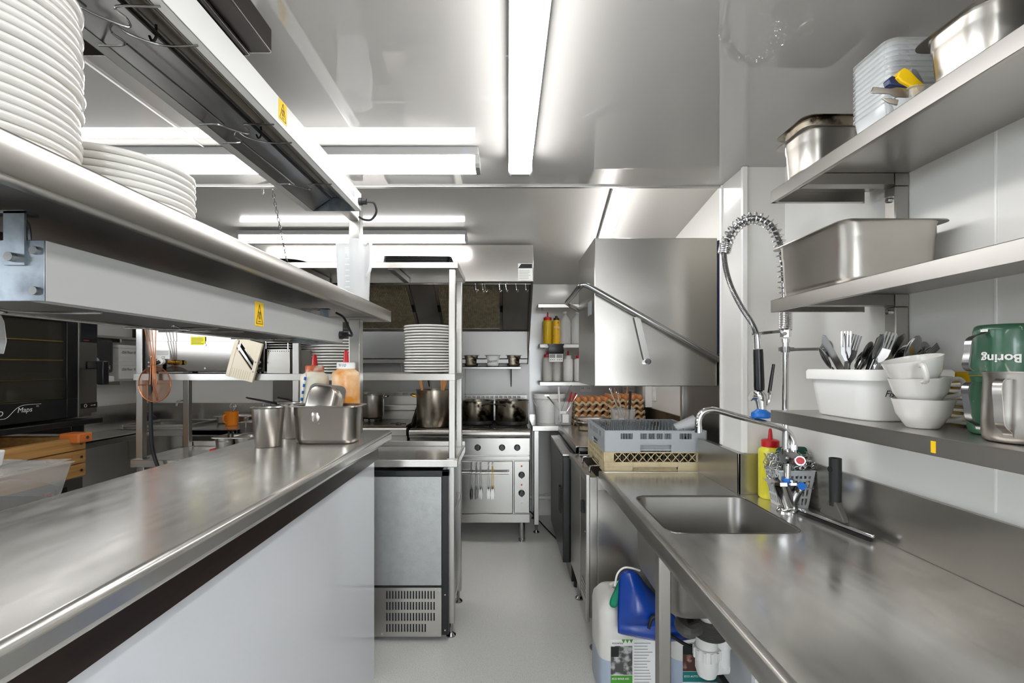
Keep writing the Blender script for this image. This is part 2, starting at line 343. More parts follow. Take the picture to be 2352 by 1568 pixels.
def heat_lamp(label, y0, y1, z0, z1, face, sticker, sub, xf=-.62, xb=-.853):
    t = thing('heat_lamp', label, 'heat lamp', (-.735, (y0+y1)/2, z0))
    B().box(xf-.003, xf, y0, y1, z0, z1).box(xf-.022, xf, y0, y1, z0, z0+.002).build('front_face', face, t, world=True, bevel=.001)
    B().box(xb, xf-.003, y0, y1, z1-.003, z1).build('top_cover', 'hose_grey', t, world=True)
    B().box(xb, xb+.003, y0, y1, z0, z1-.003).box(xb, xb+.028, y0, y1, z0, z0+.002).build('housing', 'lamp_grey_shade', t, world=True, bevel=.001)
    zt = z0+.055
    B().prism([(xb+.028, z0+.002), (xb+.105, zt), (xb+.107, zt), (xb+.031, z0+.002)], lambda u, v, w: (u, w, v), y0+.004, y1-.004).build('reflector', 'reflector', t, world=True)
    b = B(); n = 5
    for k in range(n):
        u0 = xb+.13+k*.0165; v0 = zt-k*(.053/n)
        b.prism([(u0, v0), (u0+.0165, v0-.003), (u0+.0165, v0-.0107), (u0+.0145, v0-.0107)], lambda u, v, w: (u, w, v), y0+.004, y1-.004)
    b.build('reflector', 'pan_steel', t, world=True)
    B().box(xb+.105, xb+.135, y0+.004, y1-.004, zt, zt+.004).build('reflector_top', 'steel_dark', t, world=True)
    B().cyl((xb+.115, y0+.03, z0+.033), (xb+.115, y1-.05, z0+.033), .005, n=10).build('heating_element', 'steel_black', t, world=True)
    for y, nm in ((y0-.002, 0), (y1, 1)):
        ep = B().box(xb, xf, y, y+.002, z0, z1).build('end_plate', 'galv', t, world=True, bevel=.0008)
        for px in (xb+.012, xf-.012):
            for pz in (z0+.014, z1-.014):
                s = -1 if nm == 0 else 1; yy = y if nm == 0 else y+.002
                under(B().cyl((px, yy, pz), (px, yy+s*.004, pz), .0055, n=10).build('screw', 'chrome_dark', t, world=True), ep)
    L_ = y1-y0; k = 0
    gl = .30; ys = y0+.10
    while ys+gl < y1:
        u = lambda q: xb+.02+q*(xf-xb-.03)
        zz = z0-.004
        w1 = [(u(0), ys, zz), (u(.22), ys, zz), (u(.30), ys-.01, zz), (u(.26), ys-.03, zz+.004), (u(.34), ys-.045, zz+.01), (u(.44), ys-.03, zz), (u(.66), ys+.0, zz), (u(1), ys, zz)]
        w2 = [(u(0), ys+gl, zz), (u(.25), ys+gl, zz), (u(.33), ys+gl+.02, zz), (u(.50), ys+gl+.05, zz), (u(.58), ys+gl+.03, zz), (u(.60), ys+gl, zz), (u(1), ys+gl, zz)]
        w3 = [(u(.30), ys-.005, zz), (u(.32), ys+gl*.5, zz), (u(.33), ys+gl, zz)]
        b = B()
        for w in (w1, w2, w3): b.tube(cr(w, 4), .0021, 6)
        b.build('wire_guard', 'chrome_dark', t, world=True)
        B().tube(cr([(u(.50), ys+.02, z0+.05), (u(.50), ys+.02, z0+.026), (u(.46), ys+.02, z0+.018), (u(.43), ys+.02, z0+.028)], 4), .0025, 6).build('element_hook', 'steel_black', t, world=True)
        ys += gl+.10
    hazard(t, xf, *sticker)
    # cable gland and lead at the far end
    yg = y1-.03; zg = z0+.028
    g = B().cyl((xf, yg, zg), (xf+.012, yg, zg), .015, n=12).cyl((xf+.012, yg, zg), (xf+.03, yg, zg), .012, n=8).build('cable_gland', 'black', t, world=True)
    q = B().tube(cr([(xf+.03, yg, zg)]+[(xf+a, yg+b_, zg+c) for a, b_, c in sub], 6), .0045, 8).build('cable', 'cable', t, world=True); under(q, g)
    return t
up = heat_lamp('upper heat lamp with bright face hung above the plate stacks', 
          .42, 1.915, 2.020, 2.089, 'lamp_paint', (1.245, 2.060, .045, .053),
          [(.055, .01, -.002), (.06, .03, -.03), (.035, .05, -.055), (.0, .07, -.05), (-.03, .10, -.03)], -.585, -.805)
B().box(-.71, -.67, 1.919, 2.149, 2.055, 2.062).build('support_arm', 'steel', up, world=True)
B().box(-.585, -.5844, 1.77, 1.83, 2.045, 2.068).build('rating_plate', 'grey_print', up, world=True)
lo = heat_lamp('lower heat lamp slung under the plate shelf, face colour darkened for shade', .643, 1.80, 1.487, 1.569, 'lamp_grey_shade', (1.195, 1.530, .040, .060),
          [(.045, .0, .0), (.02, .04, .03), (-.02, .10, .075), (-.07, .16, .10)])
# hanging straps of the lower lamp
for y in (.66, 1.74):
    B().tube(cr([(-.66, y, 1.545), (-.655, y-.006, 1.57), (-.66, y-.006, 1.598), (-.69, y-.004, 1.607), (-.72, y, 1.607)], 5), .004, 8).box(-.672, -.644, y-.022, y-.019, 1.535, 1.607).box(-.74, -.644, y-.022, y-.002, 1.604, 1.608).build('hanging_strap', 'galv', lo, world=True)
    B().cyl((-.658, y-.022, 1.545), (-.658, y-.03, 1.545), .006, n=10).build('strap_bolt', 'chrome_dark', lo, world=True)
# ------------------------------------------------------------------ dark ceiling beam over the gantry, ceiling cable
t = thing('shutter_box', 'dark brown metal shutter box on the ceiling above the heat lamp', 'shutter box', (-.75, .5, 2.19))
B().box(-.98, -.575, -.8, 1.07, 2.092, 2.102).build('bottom_lip', 'brown_metal', t, world=True, bevel=.003)
B().box(-.98, -.53, -.8, 1.078, 2.103, 2.158).build('channel', 'brown_metal', t, world=True, bevel=.004)
B().box(-.98, -.555, -.8, 1.06, 2.160, 2.1895).build('cover', 'white_plastic', t, world=True, bevel=.002)
w = B().tube([(-1.09, .3, 2.186), (-1.09, 1.766, 2.186)], .0018, 6).tube([(-1.097, .3, 2.187), (-1.094, 1.766, 2.187)], .0012, 6).build('ceiling_cable', 'white_plastic')
tag(w, 'thin pale cable run along the ceiling to the crossing light', 'cable')
# ------------------------------------------------------------------ generic pans, pots, bottles
def gn_pan(t, lx, ly, h, mt='pan_steel', name='body', step=True, z=0, rim=.011, mt_rim=None):
    """gastronorm pan: lx, ly rim size, base at z"""
    hx, hy = lx/2, ly/2; r = min(.045, hx*.55); th = .0012
    ix, iy = hx-rim, hy-rim
    out = [rr(ix-.016, iy-.016, r*.7, z), rr(ix-.008, iy-.008, r*.9, z+.006), rr(ix-.005, iy-.005, r, z+.018), rr(ix-.002, iy-.002, r, z+h*.74)]
    out += [rr(ix, iy, r, z+h*.77), rr(ix, iy, r, z+h-.006), rr(ix+.003, iy+.003, r, z+h-.001)] if step else [rr(ix, iy, r, z+h-.003)]
    ins = [rr(ix-th, iy-th, r, z+h-.004), rr(ix-th, iy-th, r, z+h*.77), rr(ix-.002-th, iy-.002-th, r, z+h*.74), rr(ix-.005-th, iy-.005-th, r, z+.018), rr(ix-.009, iy-.009, r*.9, z+.007), rr(ix-.017, iy-.017, r*.7, z+.0015)]
    o = B().loft(out+ins).build(name, mt, t, angle=50)
    rm = [rr(ix-th, iy-th, r, z+h-.002), rr(ix+.002, iy+.002, r, z+h+.001), rr(hx-.001, hy-.001, r*.6, z+h), rr(hx, hy, r*.6, z+h-.003), rr(hx-.002, hy-.002, r*.6, z+h-.003), rr(ix+.002, iy+.002, r, z+h-.0015)]
    B().loft(rm+[rm[0]], False, False).build('rim', mt_rim or mt, t, angle=50)
    return o
def squeeze(label, loc, r, h, body, cap, nozzle, group=None, capmt=None, neck=.62, nh=.05, caph=.026):
    t = thing('squeeze_bottle', label, 'bottle', loc, group=group)
    B().lathe([(r*.86, 0), (r, .008), (r, h*.9), (r*.96, h*.95), (r*neck, h), (r*neck, h+.004)], 28).build('bottle', body, t, angle=50)
    B().lathe([(r*neck*1.06, h+.002), (r*neck*1.06, h+caph), (r*neck*.9, h+caph+.003)], 24).build('cap', cap, t)
    B().lathe([(r*.22, h+caph), (r*.15, h+caph+nh*.8), (r*.10, h+caph+nh), (r*.04, h+caph+nh)], 14).build('nozzle', nozzle, t)
    return t
# ------------------------------------------------------------------ things on the pass counter and shelf
ZP = 1.10
def cup(label, loc):
    t = thing('steel_cup', label, 'cup', loc)
    B().lathe([(.042, 0), (.045, .003), (.0575, .145), (.0565, .145), (.044, .005), (.001, .005)], 40).build('body', 'pan_steel', t, angle=50)
    B().tube(circ(.0582, .1455, 40), .0022, 8, True).build('rim', 'chrome_dark', t)
    return t
c1 = cup('tall steel milkshake cup standing in front of its twin on the pass', (-.90, 1.80, ZP))
c2 = cup('tall steel milkshake cup behind the other, holding a striped straw', (-.905, 2.02, ZP))
t = thing('paper_straw', 'blue and white striped paper straw standing in the rear steel cup', 'straw', (-.905, 2.02, ZP+.006))
a, b = Vector((.012, 0, .002)), Vector((.066, -.03, .262)); d = (b-a)
B().cyl(a, b, .0045, n=12).build('tube', 'paper', t)
for k in range(9):
    B().cyl(a+d*(k+.15)/9, a+d*(k+.6)/9, .0048, n=12).build('stripe', 'blue_plastic', t)
t = thing('gastronorm_pan', 'quarter size steel pan on the pass holding a small pan', 'pan', (-.712, 1.905, ZP))
gn_pan(t, .268, .165, .147)
t = thing('small_pan', 'small steel pan standing upturned inside the quarter pan', 'pan', (-.715, 1.89, ZP+.10))
gn_pan(t, .150, .17, .06, step=False)
t.matrix_basis = Matrix.Translation((-.742, 1.888, 1.262)) @ Matrix.Rotation(math.radians(7), 4, 'Y') @ Matrix.Rotation(math.radians(-108), 4, 'X')
t = thing('small_ladle_bowl', 'small rounded steel bowl lying in the quarter pan', 'bowl', (-.738, 1.872, ZP+.095))
B().lathe([(.001, .052), (.018, .049), (.03, .038), (.036, .02), (.038, 0), (.042, 0), (.042, -.002), (.037, -.002), (.034, .02), (.02, .045), (.001, .049)], 28).build('bowl', 'pan_steel', t, angle=50)
t.rotation_euler = (.35, 0, 0)
t = squeeze('large squeeze bottle of orange sauce with white dated cap', (-.690, 2.045, ZP), .058, .288, 'orange_sauce', 'white_plastic', 'red', nh=.055)
text('9/10', .018, (-.690-.02, 2.045-.0385, ZP+.298), (1, 0, 0), (0, 0, 1), 'ink', t, shear=.2)
t = squeeze('large squeeze bottle of cream sauce with stained cap', (-.828, 2.055, ZP), .058, .275, 'cream_sauce', 'cap_stained', 'red', nh=.05)
# measuring jug with spoons on the gantry shelf
JG = Vector((-.628, 1.955, 1.661))
t = thing('measuring_jug', 'frosted plastic measuring jug with spoons on the end of the pass shelf', 'jug', JG)
B().lathe([(.058, 0), (.060, .003), (.070, .235), (.074, .24), (.074, .243), (.0685, .241), (.0585, .005), (.001, .005)], 36).build('jug_body', 'frosted', t, angle=50)
B().tube(cr([(.060, -.035, .225), (.078, -.05, .235), (.085, -.05, .20), (.080, -.045, .13), (.062, -.035, .10)], 5), .006, 8).build('handle', 'frosted', t)
for k in range(9):
    B().box(-.012-.002*(k % 2), .004, -.0612-k*.0011, -.0600-k*.0011, .03+k*.022, .0312+k*.022).build('graduation', 'white_plastic', t)
def spoon(label, loc, rot, L_, mt):
    t = thing('mixing_spoon', label, 'spoon', loc)
    B().tube([(0, 0, 0), (0, 0, L_*.78)], [.005, .0035], 8).build('handle', mt, t)
    B().ball((0, 0, -.02), .018, .006, .028).build('bowl', mt, t)
    t.rotation_euler = rot
    return t
spoon('white plastic spoon leaning left in the frosted jug', JG+Vector((.022, -.010, .062)), (.06, -.36, .1), .20, 'white_plastic')
spoon('pale grey spoon leaning right in the frosted jug', JG+Vector((-.016, .022, .058)), (.0, .42, .1), .20, 'grey_rack')
# ------------------------------------------------------------------ rear workbench with its gantry
ZB = .92
t = thing('workbench', 'stainless workbench on tube legs behind the pass counter', 'workbench', (-1.1, 2.66, 0))
B().box(-1.94, -.256, 2.46, 2.89, ZB-.04, ZB).build('top', 'worktop', t, world=True, bevel=.004)
B().box(-1.94, -.256, 2.878, 2.89, ZB, ZB+.03).box(-.268, -.256, 2.46, 2.89, ZB, ZB+.006).build('raised_edge', 'steel_h', t, world=True, bevel=.002)
for x in (-1.92, -.315):
    for y in (2.475, 2.835):
        lg = B().box(x, x+.04, y, y+.04, .07, ZB-.04).build('leg', 'steel', t, world=True, bevel=.003)
        B().cyl((x+.02, y+.02, .012), (x+.02, y+.02, .075), .009).lathe([(.026, 0), (.026, .006), (.012, .018), (.010, .02)], 18, (x+.02, y+.02, 0)).build('foot', 'chrome_dark', t, world=True).parent = lg
for z in (.16, .62): B().box(-.313, -.277, 2.515, 2.835, z, z+.035).build('side_rail', 'steel', t, world=True, bevel=.002)
g = thing('workbench_gantry', 'two tier stainless gantry standing on the rear workbench', 'gantry', (-1.1, 2.66, ZB))
for x in (-1.925, -1.115, -.305):
    for y in (2.478, 2.838):
        po = B().box(x, x+.034, y, y+.034, ZB+.0005, 1.905).build('post', 'steel', g, world=True, bevel=.003)
        B().box(x-.008, x+.042, y-.008, y+.042, ZB+.0003, ZB+.004).build('post_foot', 'steel', g, world=True).parent = po
def tray_shelf(par, x0, x1, y0, y1, zt, lip, nm='shelf', mt='steel_h'):
    B().box(x0, x1, y0, y1, zt-.002, zt).box(x0, x1, y0, y0+.002, zt-lip, zt).box(x0, x1, y1-.002, y1, zt-lip, zt).box(x0, x0+.002, y0, y1, zt-lip, zt).box(x1-.002, x1, y0, y1, zt-lip, zt)\
        .box(x0, x1, y0, y0+.012, zt-lip, zt-lip+.0015).build(nm, mt, par, world=True, bevel=.0008)
tray_shelf(g, -1.94, -.256, 2.46, 2.90, 1.935, .030)
tray_shelf(g, -1.925, -.27, 2.462, 2.885, 1.362, .034)
for x in (-1.7, -1.1, -.62):
    B().box(x, x+.03, 2.48, 2.88, 1.90, 1.93).build('shelf_brace', 'steel_dark', g, world=True)
# undercounter fridge seen from behind
t = thing('undercounter_fridge', 'grey backed undercounter fridge with slotted vent under the workbench', 'fridge', (-.62, 2.65, 0))
B().box(-.93, -.335, 2.452, 2.82, .10, .868).build('cabinet', 'black', t, world=True, bevel=.003)
B().box(-.335, -.300, 2.435, 2.47, .035, .868).box(-.93, -.300, 2.435, 2.47, .84, .868).build('back_frame', 'black', t, world=True, bevel=.002)
B().box(-.93, -.337, 2.438, 2.452, .285, .838).build('back_panel', 'galv_panel', t, world=True, bevel=.001)
us, vs_, H = [-.93, -.618], [.025, .05], set()
for i in range(17): us += [-.618+.0150*i+.0075, -.618+.0150*i+.0150]
us += [-.337]
for j in range(4): vs_ += [.05+.056*j+.040, .05+.056*(j+1)]
for i in range(17):
    for j in range(4):
        if not (j == 0 and i > 13): H.add((1+2*i, 1+2*j))
B().grid(us, vs_, H, lambda u, v, w: (u, w, v), 2.436, 2.440).build('vent_panel', 'steel_h', t, world=True)
B().box(-.93, -.337, 2.445, 2.46, .025, .28).build('compressor_bay', 'black_soft', t, world=True)
for x, z in ((-.365, .272), (-.352, .255), (-.36, .037), (-.64, .037), (-.318, .24), (-.318, .06)):
    B().cyl((x, 2.436, z), (x, 2.432, z), .004, n=8).build('screw', 'chrome', t, world=True)
B().box(-.90, -.34, 2.5, 2.8, 0, .10).build('plinth', 'black_soft', t, world=True)
# plates on the middle shelf
pb = plate_mesh(.137, .013, .017, .006).build('thick_plate', 'white_ceramic', angle=60)
THK = 'thick white plate, %s from the bottom of the stack beside the workbench gantry post'
tag(pb, THK % ORD[0], 'plate', 'thick plates beside the gantry post')
place(pb, (-.435, 2.66, 1.362))
for i in range(1, 17): dup(pb, (-.435+random.uniform(-.004, .004), 2.66+random.uniform(-.004, .004), 1.362+i*.0152), label=THK % ORD[i])
for i in range(14):
    dup(pb, (-.945+random.uniform(-.003, .003), 2.66+random.uniform(-.004, .004), 1.362+i*.0152), label='thick white plate, %s from the bottom of the stack behind the sauce bottles' % ORD[i], group='thick plates behind the sauce bottles')
# baking trays on top
for i in range(4):
    o = B().loft([rr(.165, .13, .02, .0), rr(.172, .137, .02, .016), rr(.178, .143, .022, .016), rr(.178, .143, .022, .0185), rr(.172, .137, .02, .0185), rr(.163, .128, .02, .002)]).build('baking_tray', 'steel_black', angle=40)
    tag(o, 'dark baking tray, %s from the bottom of the pile on the workbench gantry' % ORD[i], 'tray', 'baking trays on the gantry top'); place(o, (-.48, 2.66, 1.9355+i*.0085), (0, 0, .01*i))
t = thing('frying_pan', 'black frying pan on top of the workbench gantry by the chain', 'pan', (-1.19, 2.62, 1.935))
B().lathe([(.075, 0), (.078, .002), (.10, .032), (.098, .033), (.075, .004), (.001, .004)], 36).build('pan', 'steel_black', t)
B().tube([(-.098, .0, .028), (-.25, .05, .05)], .008, 8).build('handle', 'black', t)
# chain from the ceiling edge to the gantry
t = thing('hanging_chain', 'thin steel chain hanging from the ceiling edge to the gantry', 'chain', (-1.04, 2.12, 2.19))
a, b = Vector((-1.04, 2.118, 2.182)), Vector((-1.13, 2.452, 1.93)); n = 20; d = (b-a)/n
for k in range(n):
    c = a+d*(k+.5); dn = d.normalized(); s = dn.cross(Vector((0, 0, 1))).normalized(); s = s if k % 2 else dn.cross(s).normalized()
    L_ = d.length*.62; pts = [c+dn*L_*math.cos(q)*1.0+s*.0055*math.sin(q) for q in [2*PI*i/12 for i in range(12)]]
    B().tube(pts, .0014, 6, True).build('link', 'chrome_dark', t, world=True)
t = thing('ceiling_hook', 'empty steel hook under the ceiling edge near the chain', 'hook', (-1.083, 2.118, 2.185))
B().tube([(-.004, 0, 0), (-.004, 0, -.02), (0, 0, -.025), (.004, 0, -.02), (.004, 0, 0)], .0012, 6).build('wire', 'chrome', t)
# ------------------------------------------------------------------ salamander grill and trays on the middle shelf
t = thing('salamander_grill', 'stainless salamander grill seen from the back on the middle shelf', 'grill', (-1.57, 2.66, 1.362))
B().box(-1.875, -1.255, 2.475, 2.85, 1.372, 1.70).build('body', 'panel_mirror', t, world=True, bevel=.003)
B().box(-1.86, -1.26, 2.472, 2.475, 1.375, 1.53).build('back_panel', 'panel_mirror', t, world=True, bevel=.001)
for x in (-1.84, -1.29):
    for y in (2.5, 2.82): B().cyl((x, y, 1.3622), (x, y, 1.373), .015).build('foot', 'black', t, world=True)
for x, z in ((-1.85, 1.40), (-1.85, 1.42), (-1.84, 1.45), (-1.56, 1.39), (-1.56, 1.51), (-1.28, 1.39)):
    B().cyl((x, 2.472, z), (x, 2.468, z), .005, n=10).build('screw', 'chrome', t, world=True)
l = B().box(PX(438, 2.47), PX(471, 2.47), 2.470, 2.4715, PZ(792, 2.47), PZ(773, 2.47)).build('warning_label', 'label_lemon', t, world=True)
def lines(par, x0, x1, z0, z1, n, y, mt='ink', th=.0016, sub=None):
    """rows of print too small to read, on a face looking to -Y"""
    for k in range(n):
        z = z1-(k+.5)*(z1-z0)/n; B().box(x0, x0+(x1-x0)*random.uniform(.75, 1), y-.0003, y, z-th/2, z+th/2).build('print_line', mt, par, world=True).parent = sub or par
lines(t, PX(440, 2.47), PX(469, 2.47), PZ(790, 2.47), PZ(775, 2.47), 5, 2.470, sub=l)
l = B().box(PX(358, 2.47), PX(390, 2.47), 2.470, 2.4715, PZ(824, 2.47), PZ(804, 2.47)).build('rating_plate', 'paper', t, world=True)
lines(t, PX(360, 2.47), PX(388, 2.47), PZ(816, 2.47), PZ(806, 2.47), 3, 2.470, sub=l)
text('CE', .016, (PX(371, 2.47), 2.4699, PZ(823, 2.47)), (1, 0, 0), (0, 0, 1), 'ink', t, name='label_print').parent = l
B().cyl((-1.78, 2.47, 1.425), (-1.78, 2.45, 1.425), .016).build('cable_gland', 'white_plastic', t, world=True)
B().tube(cr([(-1.78, 2.45, 1.425), (-1.80, 2.43, 1.40), (-1.808, 2.425, 1.30), (-1.805, 2.425, 1.05), (-1.795, 2.43, .95), (-1.76, 2.43, .86), (-1.73, 2.44, .80)], 6), .009, 10).build('power_cable', 'cable', t, world=True)
b = B()
for k, (r, w_) in enumerate(((.012, .02), (.009, .015), (.012, .02))): b.cyl((-1.735+k*.02, 2.455, 1.42), (-1.735+k*.02+w_, 2.455, 1.42), r, n=8)
b.build('gas_valve', 'brass', t, world=True)
t = thing('tray_rack', 'small stainless box with sheet trays stacked on it on the shelf', 'rack', (-1.18, 2.6, 1.362))
B().box(-1.245, -1.125, 2.475, 2.80, 1.3625, 1.49).build('box', 'steel_hood', t, world=True, bevel=.002)
for k in range(10): B().cyl((-1.236+k*.0115, 2.4751, 1.478), (-1.236+k*.0115, 2.4745, 1.478), .0022, n=8).build('vent_hole', 'ink', t, world=True)
for k in range(5): B().box(-1.247, -1.12, 2.468, 2.80, 1.497+k*.012, 1.501+k*.012).build('sheet_tray', 'steel_h', t, world=True, bevel=.001)
for k in (0, 1): B().tube([(-1.245+k*.115, 2.466, 1.49), (-1.245+k*.115, 2.466, 1.56)], .003, 6).build('rack_wire', 'chrome', t, world=True)
# mandoline and skimmer hanging in front of the gantry
t = thing('mandoline', 'cream coloured mandoline slicer hanging askew before the grill', 'slicer', (0, 0, 0))
m = Matrix.Translation(P(566, 778, 2.445)) @ Matrix.Rotation(math.radians(-14.5), 4, 'Y').inverted()
m = Matrix.Translation(P(574, 781, 2.44)) @ Matrix.Rotation(math.radians(15), 4, 'Y')
t.matrix_basis = m
w_, h_ = .142, .205
for u in (-w_/2, w_/2-.02): B().box(u, u+.02, -.008, .008, -h_, 0).build('side_rail', 'cream', t, bevel=.002)
sl = lambda u, v, w: (u, w, v)
B().prism([(-.051, -h_), (.051, -h_), (.051, -.150), (-.051, -.060)], sl, -.006, .004).build('deck', 'cream', t, bevel=.001)
B().prism([(-.051, -.012), (-.051, -.0), (.051, 0), (.051, -.098)], sl, -.006, .004).build('deck', 'cream', t, bevel=.001)
B().prism([(-.051, -.034), (-.051, -.048), (.051, -.138), (.051, -.124)], sl, -.004, -.002).build('blade', 'chrome', t)
for k in range(9): B().box(-.046+k*.0115, -.0445+k*.0115, -.0068, -.006, -h_+.004, -.155).build('deck_groove', 'beige_rack', t)
for u, v in ((-.062, -.012), (.062, -.10), (.062, -.15)): B().cyl((u, -.008, v), (u, -.011, v), .004, n=10).build('rivet', 'chrome', t)
B().cyl((.071, 0, -.095), (.082, 0, -.095), .005, n=10).build('thumb_screw', 'chrome_dark', t)
B().tube(cr([(0, 0, -.012), (0, -.003, .06), (0, .0, .30), (0, .012, .347), (0, .03, .352), (0, .036, .33)], 5), .0018, 6).build('hanging_hook', 'chrome', t)
t = thing('wire_skimmer', 'round copper wire skimmer hanging in front of the workbench gantry', 'skimmer', P(355, 882, 2.40))
Rs = .09
B().tube([(Rs*math.cos(a), -.02*math.cos(a)*.6, Rs*math.sin(a)*.98) for a in [2*PI*i/40 for i in range(40)]], .0028, 8, True).build('ring', 'copper', t)
rings = [[Vector((Rs*q*math.cos(a), .03*(1-q*q)-.02*q*math.cos(a)*.6, Rs*q*.98*math.sin(a))) for a in [2*PI*i/32 for i in range(32)]] for q in (1, .75, .5, .25, .02)]
B().loft(rings, False, True).build('mesh_bowl', 'copper_mesh', t, recalc=False)
for k, (x0, x1) in enumerate(((-.014, -.048), (-.003, -.031), (.004, -.013), (.012, .006))):
    e = (-Rs if k == 0 else Rs if k == 3 else 0)
    pts = [(x1-.01*k*0, .006, .60), (x1, 0, .27), (x0*.8-.002, -.006, .12), (x0*1.2, -.008, .0)]
    pts += [(e, -.02*(-.5 if k == 0 else .6), -.005+.01*(k == 3))] if k in (0, 3) else [((-.002, .004)[k-1], 0.02, -Rs*.97)]
    B().tube(pts, .0022, 7).build('handle_wire', 'copper', t)
B().tube([(-.024, -.008, .095), (.016, -.008, .095)], .002, 6).build('cross_tie', 'copper', t)
B().tube(cr([(-.035, .006, .60), (-.035, .02, .63), (-.035, .055, .645), (-.035, .07, .62)], 5), .003, 6).build('hook', 'copper', t)
# small pans and tongs on the bench
for k, (px, lab) in enumerate(((528, 'ninth size steel pan with tongs on the rear workbench'), (572, 'second ninth size steel pan beside the tongs pan on the rear workbench'))):
    t = thing('ninth_pan', lab, 'pan', (PX(px, 2.62), 2.62, ZB+.001)); gn_pan(t, .12, .18, .10, step=False)
t = thing('steel_tongs', 'short steel tongs resting in a small pan on the workbench', 'tongs', (PX(528, 2.62), 2.62, ZB+.02))
B().bar((-.01, 0, 0), (.012, -.03, .11), .012, .002, (0, 1, 0)).bar((.012, 0, 0), (.032, -.03, .11), .012, .002, (0, 1, 0)).build('arms', 'chrome', t)
o = B().box(-.02, .02, -.03, .03, 0, .035).build('red_box', 'red', bevel=.004); tag(o, 'small red packet beside the small pans on the rear workbench', 'packet'); place(o, (PX(502, 2.62), 2.60, ZB+.001))
# ------------------------------------------------------------------ range cooker
RX0, RX1, RY = -.774, .175, 3.77
t = thing('range_cooker', 'stainless six burner gas range with electric oven below', 'cooker', (-.3, 4.1, 0))
B().box(RX0, RX1, RY+.03, 4.44, .16, .875).build('body', 'steel', t, world=True, bevel=.004)
B().prism([(RY+.03, .835), (RY-.005, .835), (RY-.018, .85), (RY-.018, .885), (RY, .905), (RY+.05, .905), (RY+.05, .835)], lambda u, v, w: (w, u, v), RX0, RX1).build('front_nosing', 'steel_range', t, world=True, angle=60)
B().box(RX0, RX1, RY+.012, RY+.03, .70, .834).build('control_panel', 'steel_range', t, world=True, bevel=.002)
B().box(RX0, RX1, RY+.004, RY+.03, .665, .692).build('panel_lip', 'steel_range', t, world=True, bevel=.002)
B().box(RX0, RX1, RY+.01, RY+.03, .165, .235).build('kick_strip', 'steel_range', t, world=True, bevel=.003)
dr = B().box(RX0+.01, .043, RY-.008, RY+.028, .243, .655).build('oven_door', 'steel_range', t, world=True, bevel=.006)
B().cyl((RX0+.06, RY-.05, .572), (.012, RY-.05, .572), .0105).build('door_handle', 'chrome', t, world=True).parent = dr
for x in (-.68, .0): B().cyl((x, RY-.05, .572), (x, RY-.008, .572), .007).build('handle_post', 'chrome_dark', t, world=True).parent = dr
B().box(.051, .172, RY+.0, RY+.028, .243, .655).build('control_column', 'steel_range', t, world=True, bevel=.004)
def knob(par, x, y, z, r=.025):
    k = B().xf(Matrix()); b = B().lathe([(r, 0), (r, .008), (r*.82, .014), (r*.8, .03), (r*.7, .032)], 20); b.box(-.006, .006, -r*.8, r*.8, .028, .042)
    b.xf(Matrix.Translation((x, y, z)) @ Matrix.Rotation(PI/2, 4, 'X')).build('knob', 'black', par, world=True)
for px in (968, 1005, 1097, 1153, 1188): knob(t, PX(px, RY), RY+.012, PZ(1028, RY))
for py in (1090, 1132): knob(t, PX(1198, RY), RY, PZ(py, RY))
for py, m_ in ((1070, 'indicator'), (1113, 'indicator'), (1155, 'white_plastic')):
    B().cyl((PX(1198, RY), RY+.001, PZ(py, RY)), (PX(1198, RY), RY-.004, PZ(py, RY)), .007, n=12).build('indicator_lamp', m_, t, world=True)
for x in (RX0+.06, RX1-.06):
    for y in (RY+.08, 4.38): B().lathe([(.028, 0), (.028, .02), (.026, .022), (.026, .16)], 20, (x, y, 0)).build('leg', 'chrome_dark', t, world=True)
B().box(RX0+.005, RX1-.005, RY+.055, 4.38, .875, .884).build('hob_tray', 'soot', t, world=True)
for i in range(3):
    x0 = RX0+.02+i*.305; x1 = x0+.298
    b = B()
    for x in (x0, x1-.014): b.box(x, x+.014, RY+.06, 4.37, .892, .906)
    for y in (RY+.06, RY+.20, RY+.34, RY+.48, 4.356): b.box(x0, x1, y, y+.012, .892, .906)
    for cy in (RY+.135, RY+.41):
        for a in range(4):
            q = a*PI/2+PI/4; c = Vector(((x0+x1)/2, cy, .902)); b.bar(c+Vector((math.cos(q)*.03, math.sin(q)*.03, 0)), c+Vector((math.cos(q)*.14, math.sin(q)*.09, 0)), .010, .012)
    b.build('pan_support', 'soot', t, world=True)
    for cy in (RY+.135, RY+.41): B().lathe([(.04, .884), (.045, .887), (.045, .892), (.03, .897)], 18, ((x0+x1)/2, cy, 0)).build('burner', 'soot', t, world=True)
B().box(RX0, RX1, 4.39, 4.44, .875, 1.10).build('splash_riser', 'steel_range', t, world=True, bevel=.003)
us = [RX0, RX0+.04]; H = set()
for i in range(21): us += [RX0+.04+i*.041+.030, RX0+.04+(i+1)*.041]; H.add((1+2*i, 1))
us += [RX1]
B().grid(us, [1.10, 1.108, 1.128, 1.136], H, lambda u, v, w: (u, w, v), 4.385, 4.40).build('flue_grille', 'steel_dark', t, world=True)
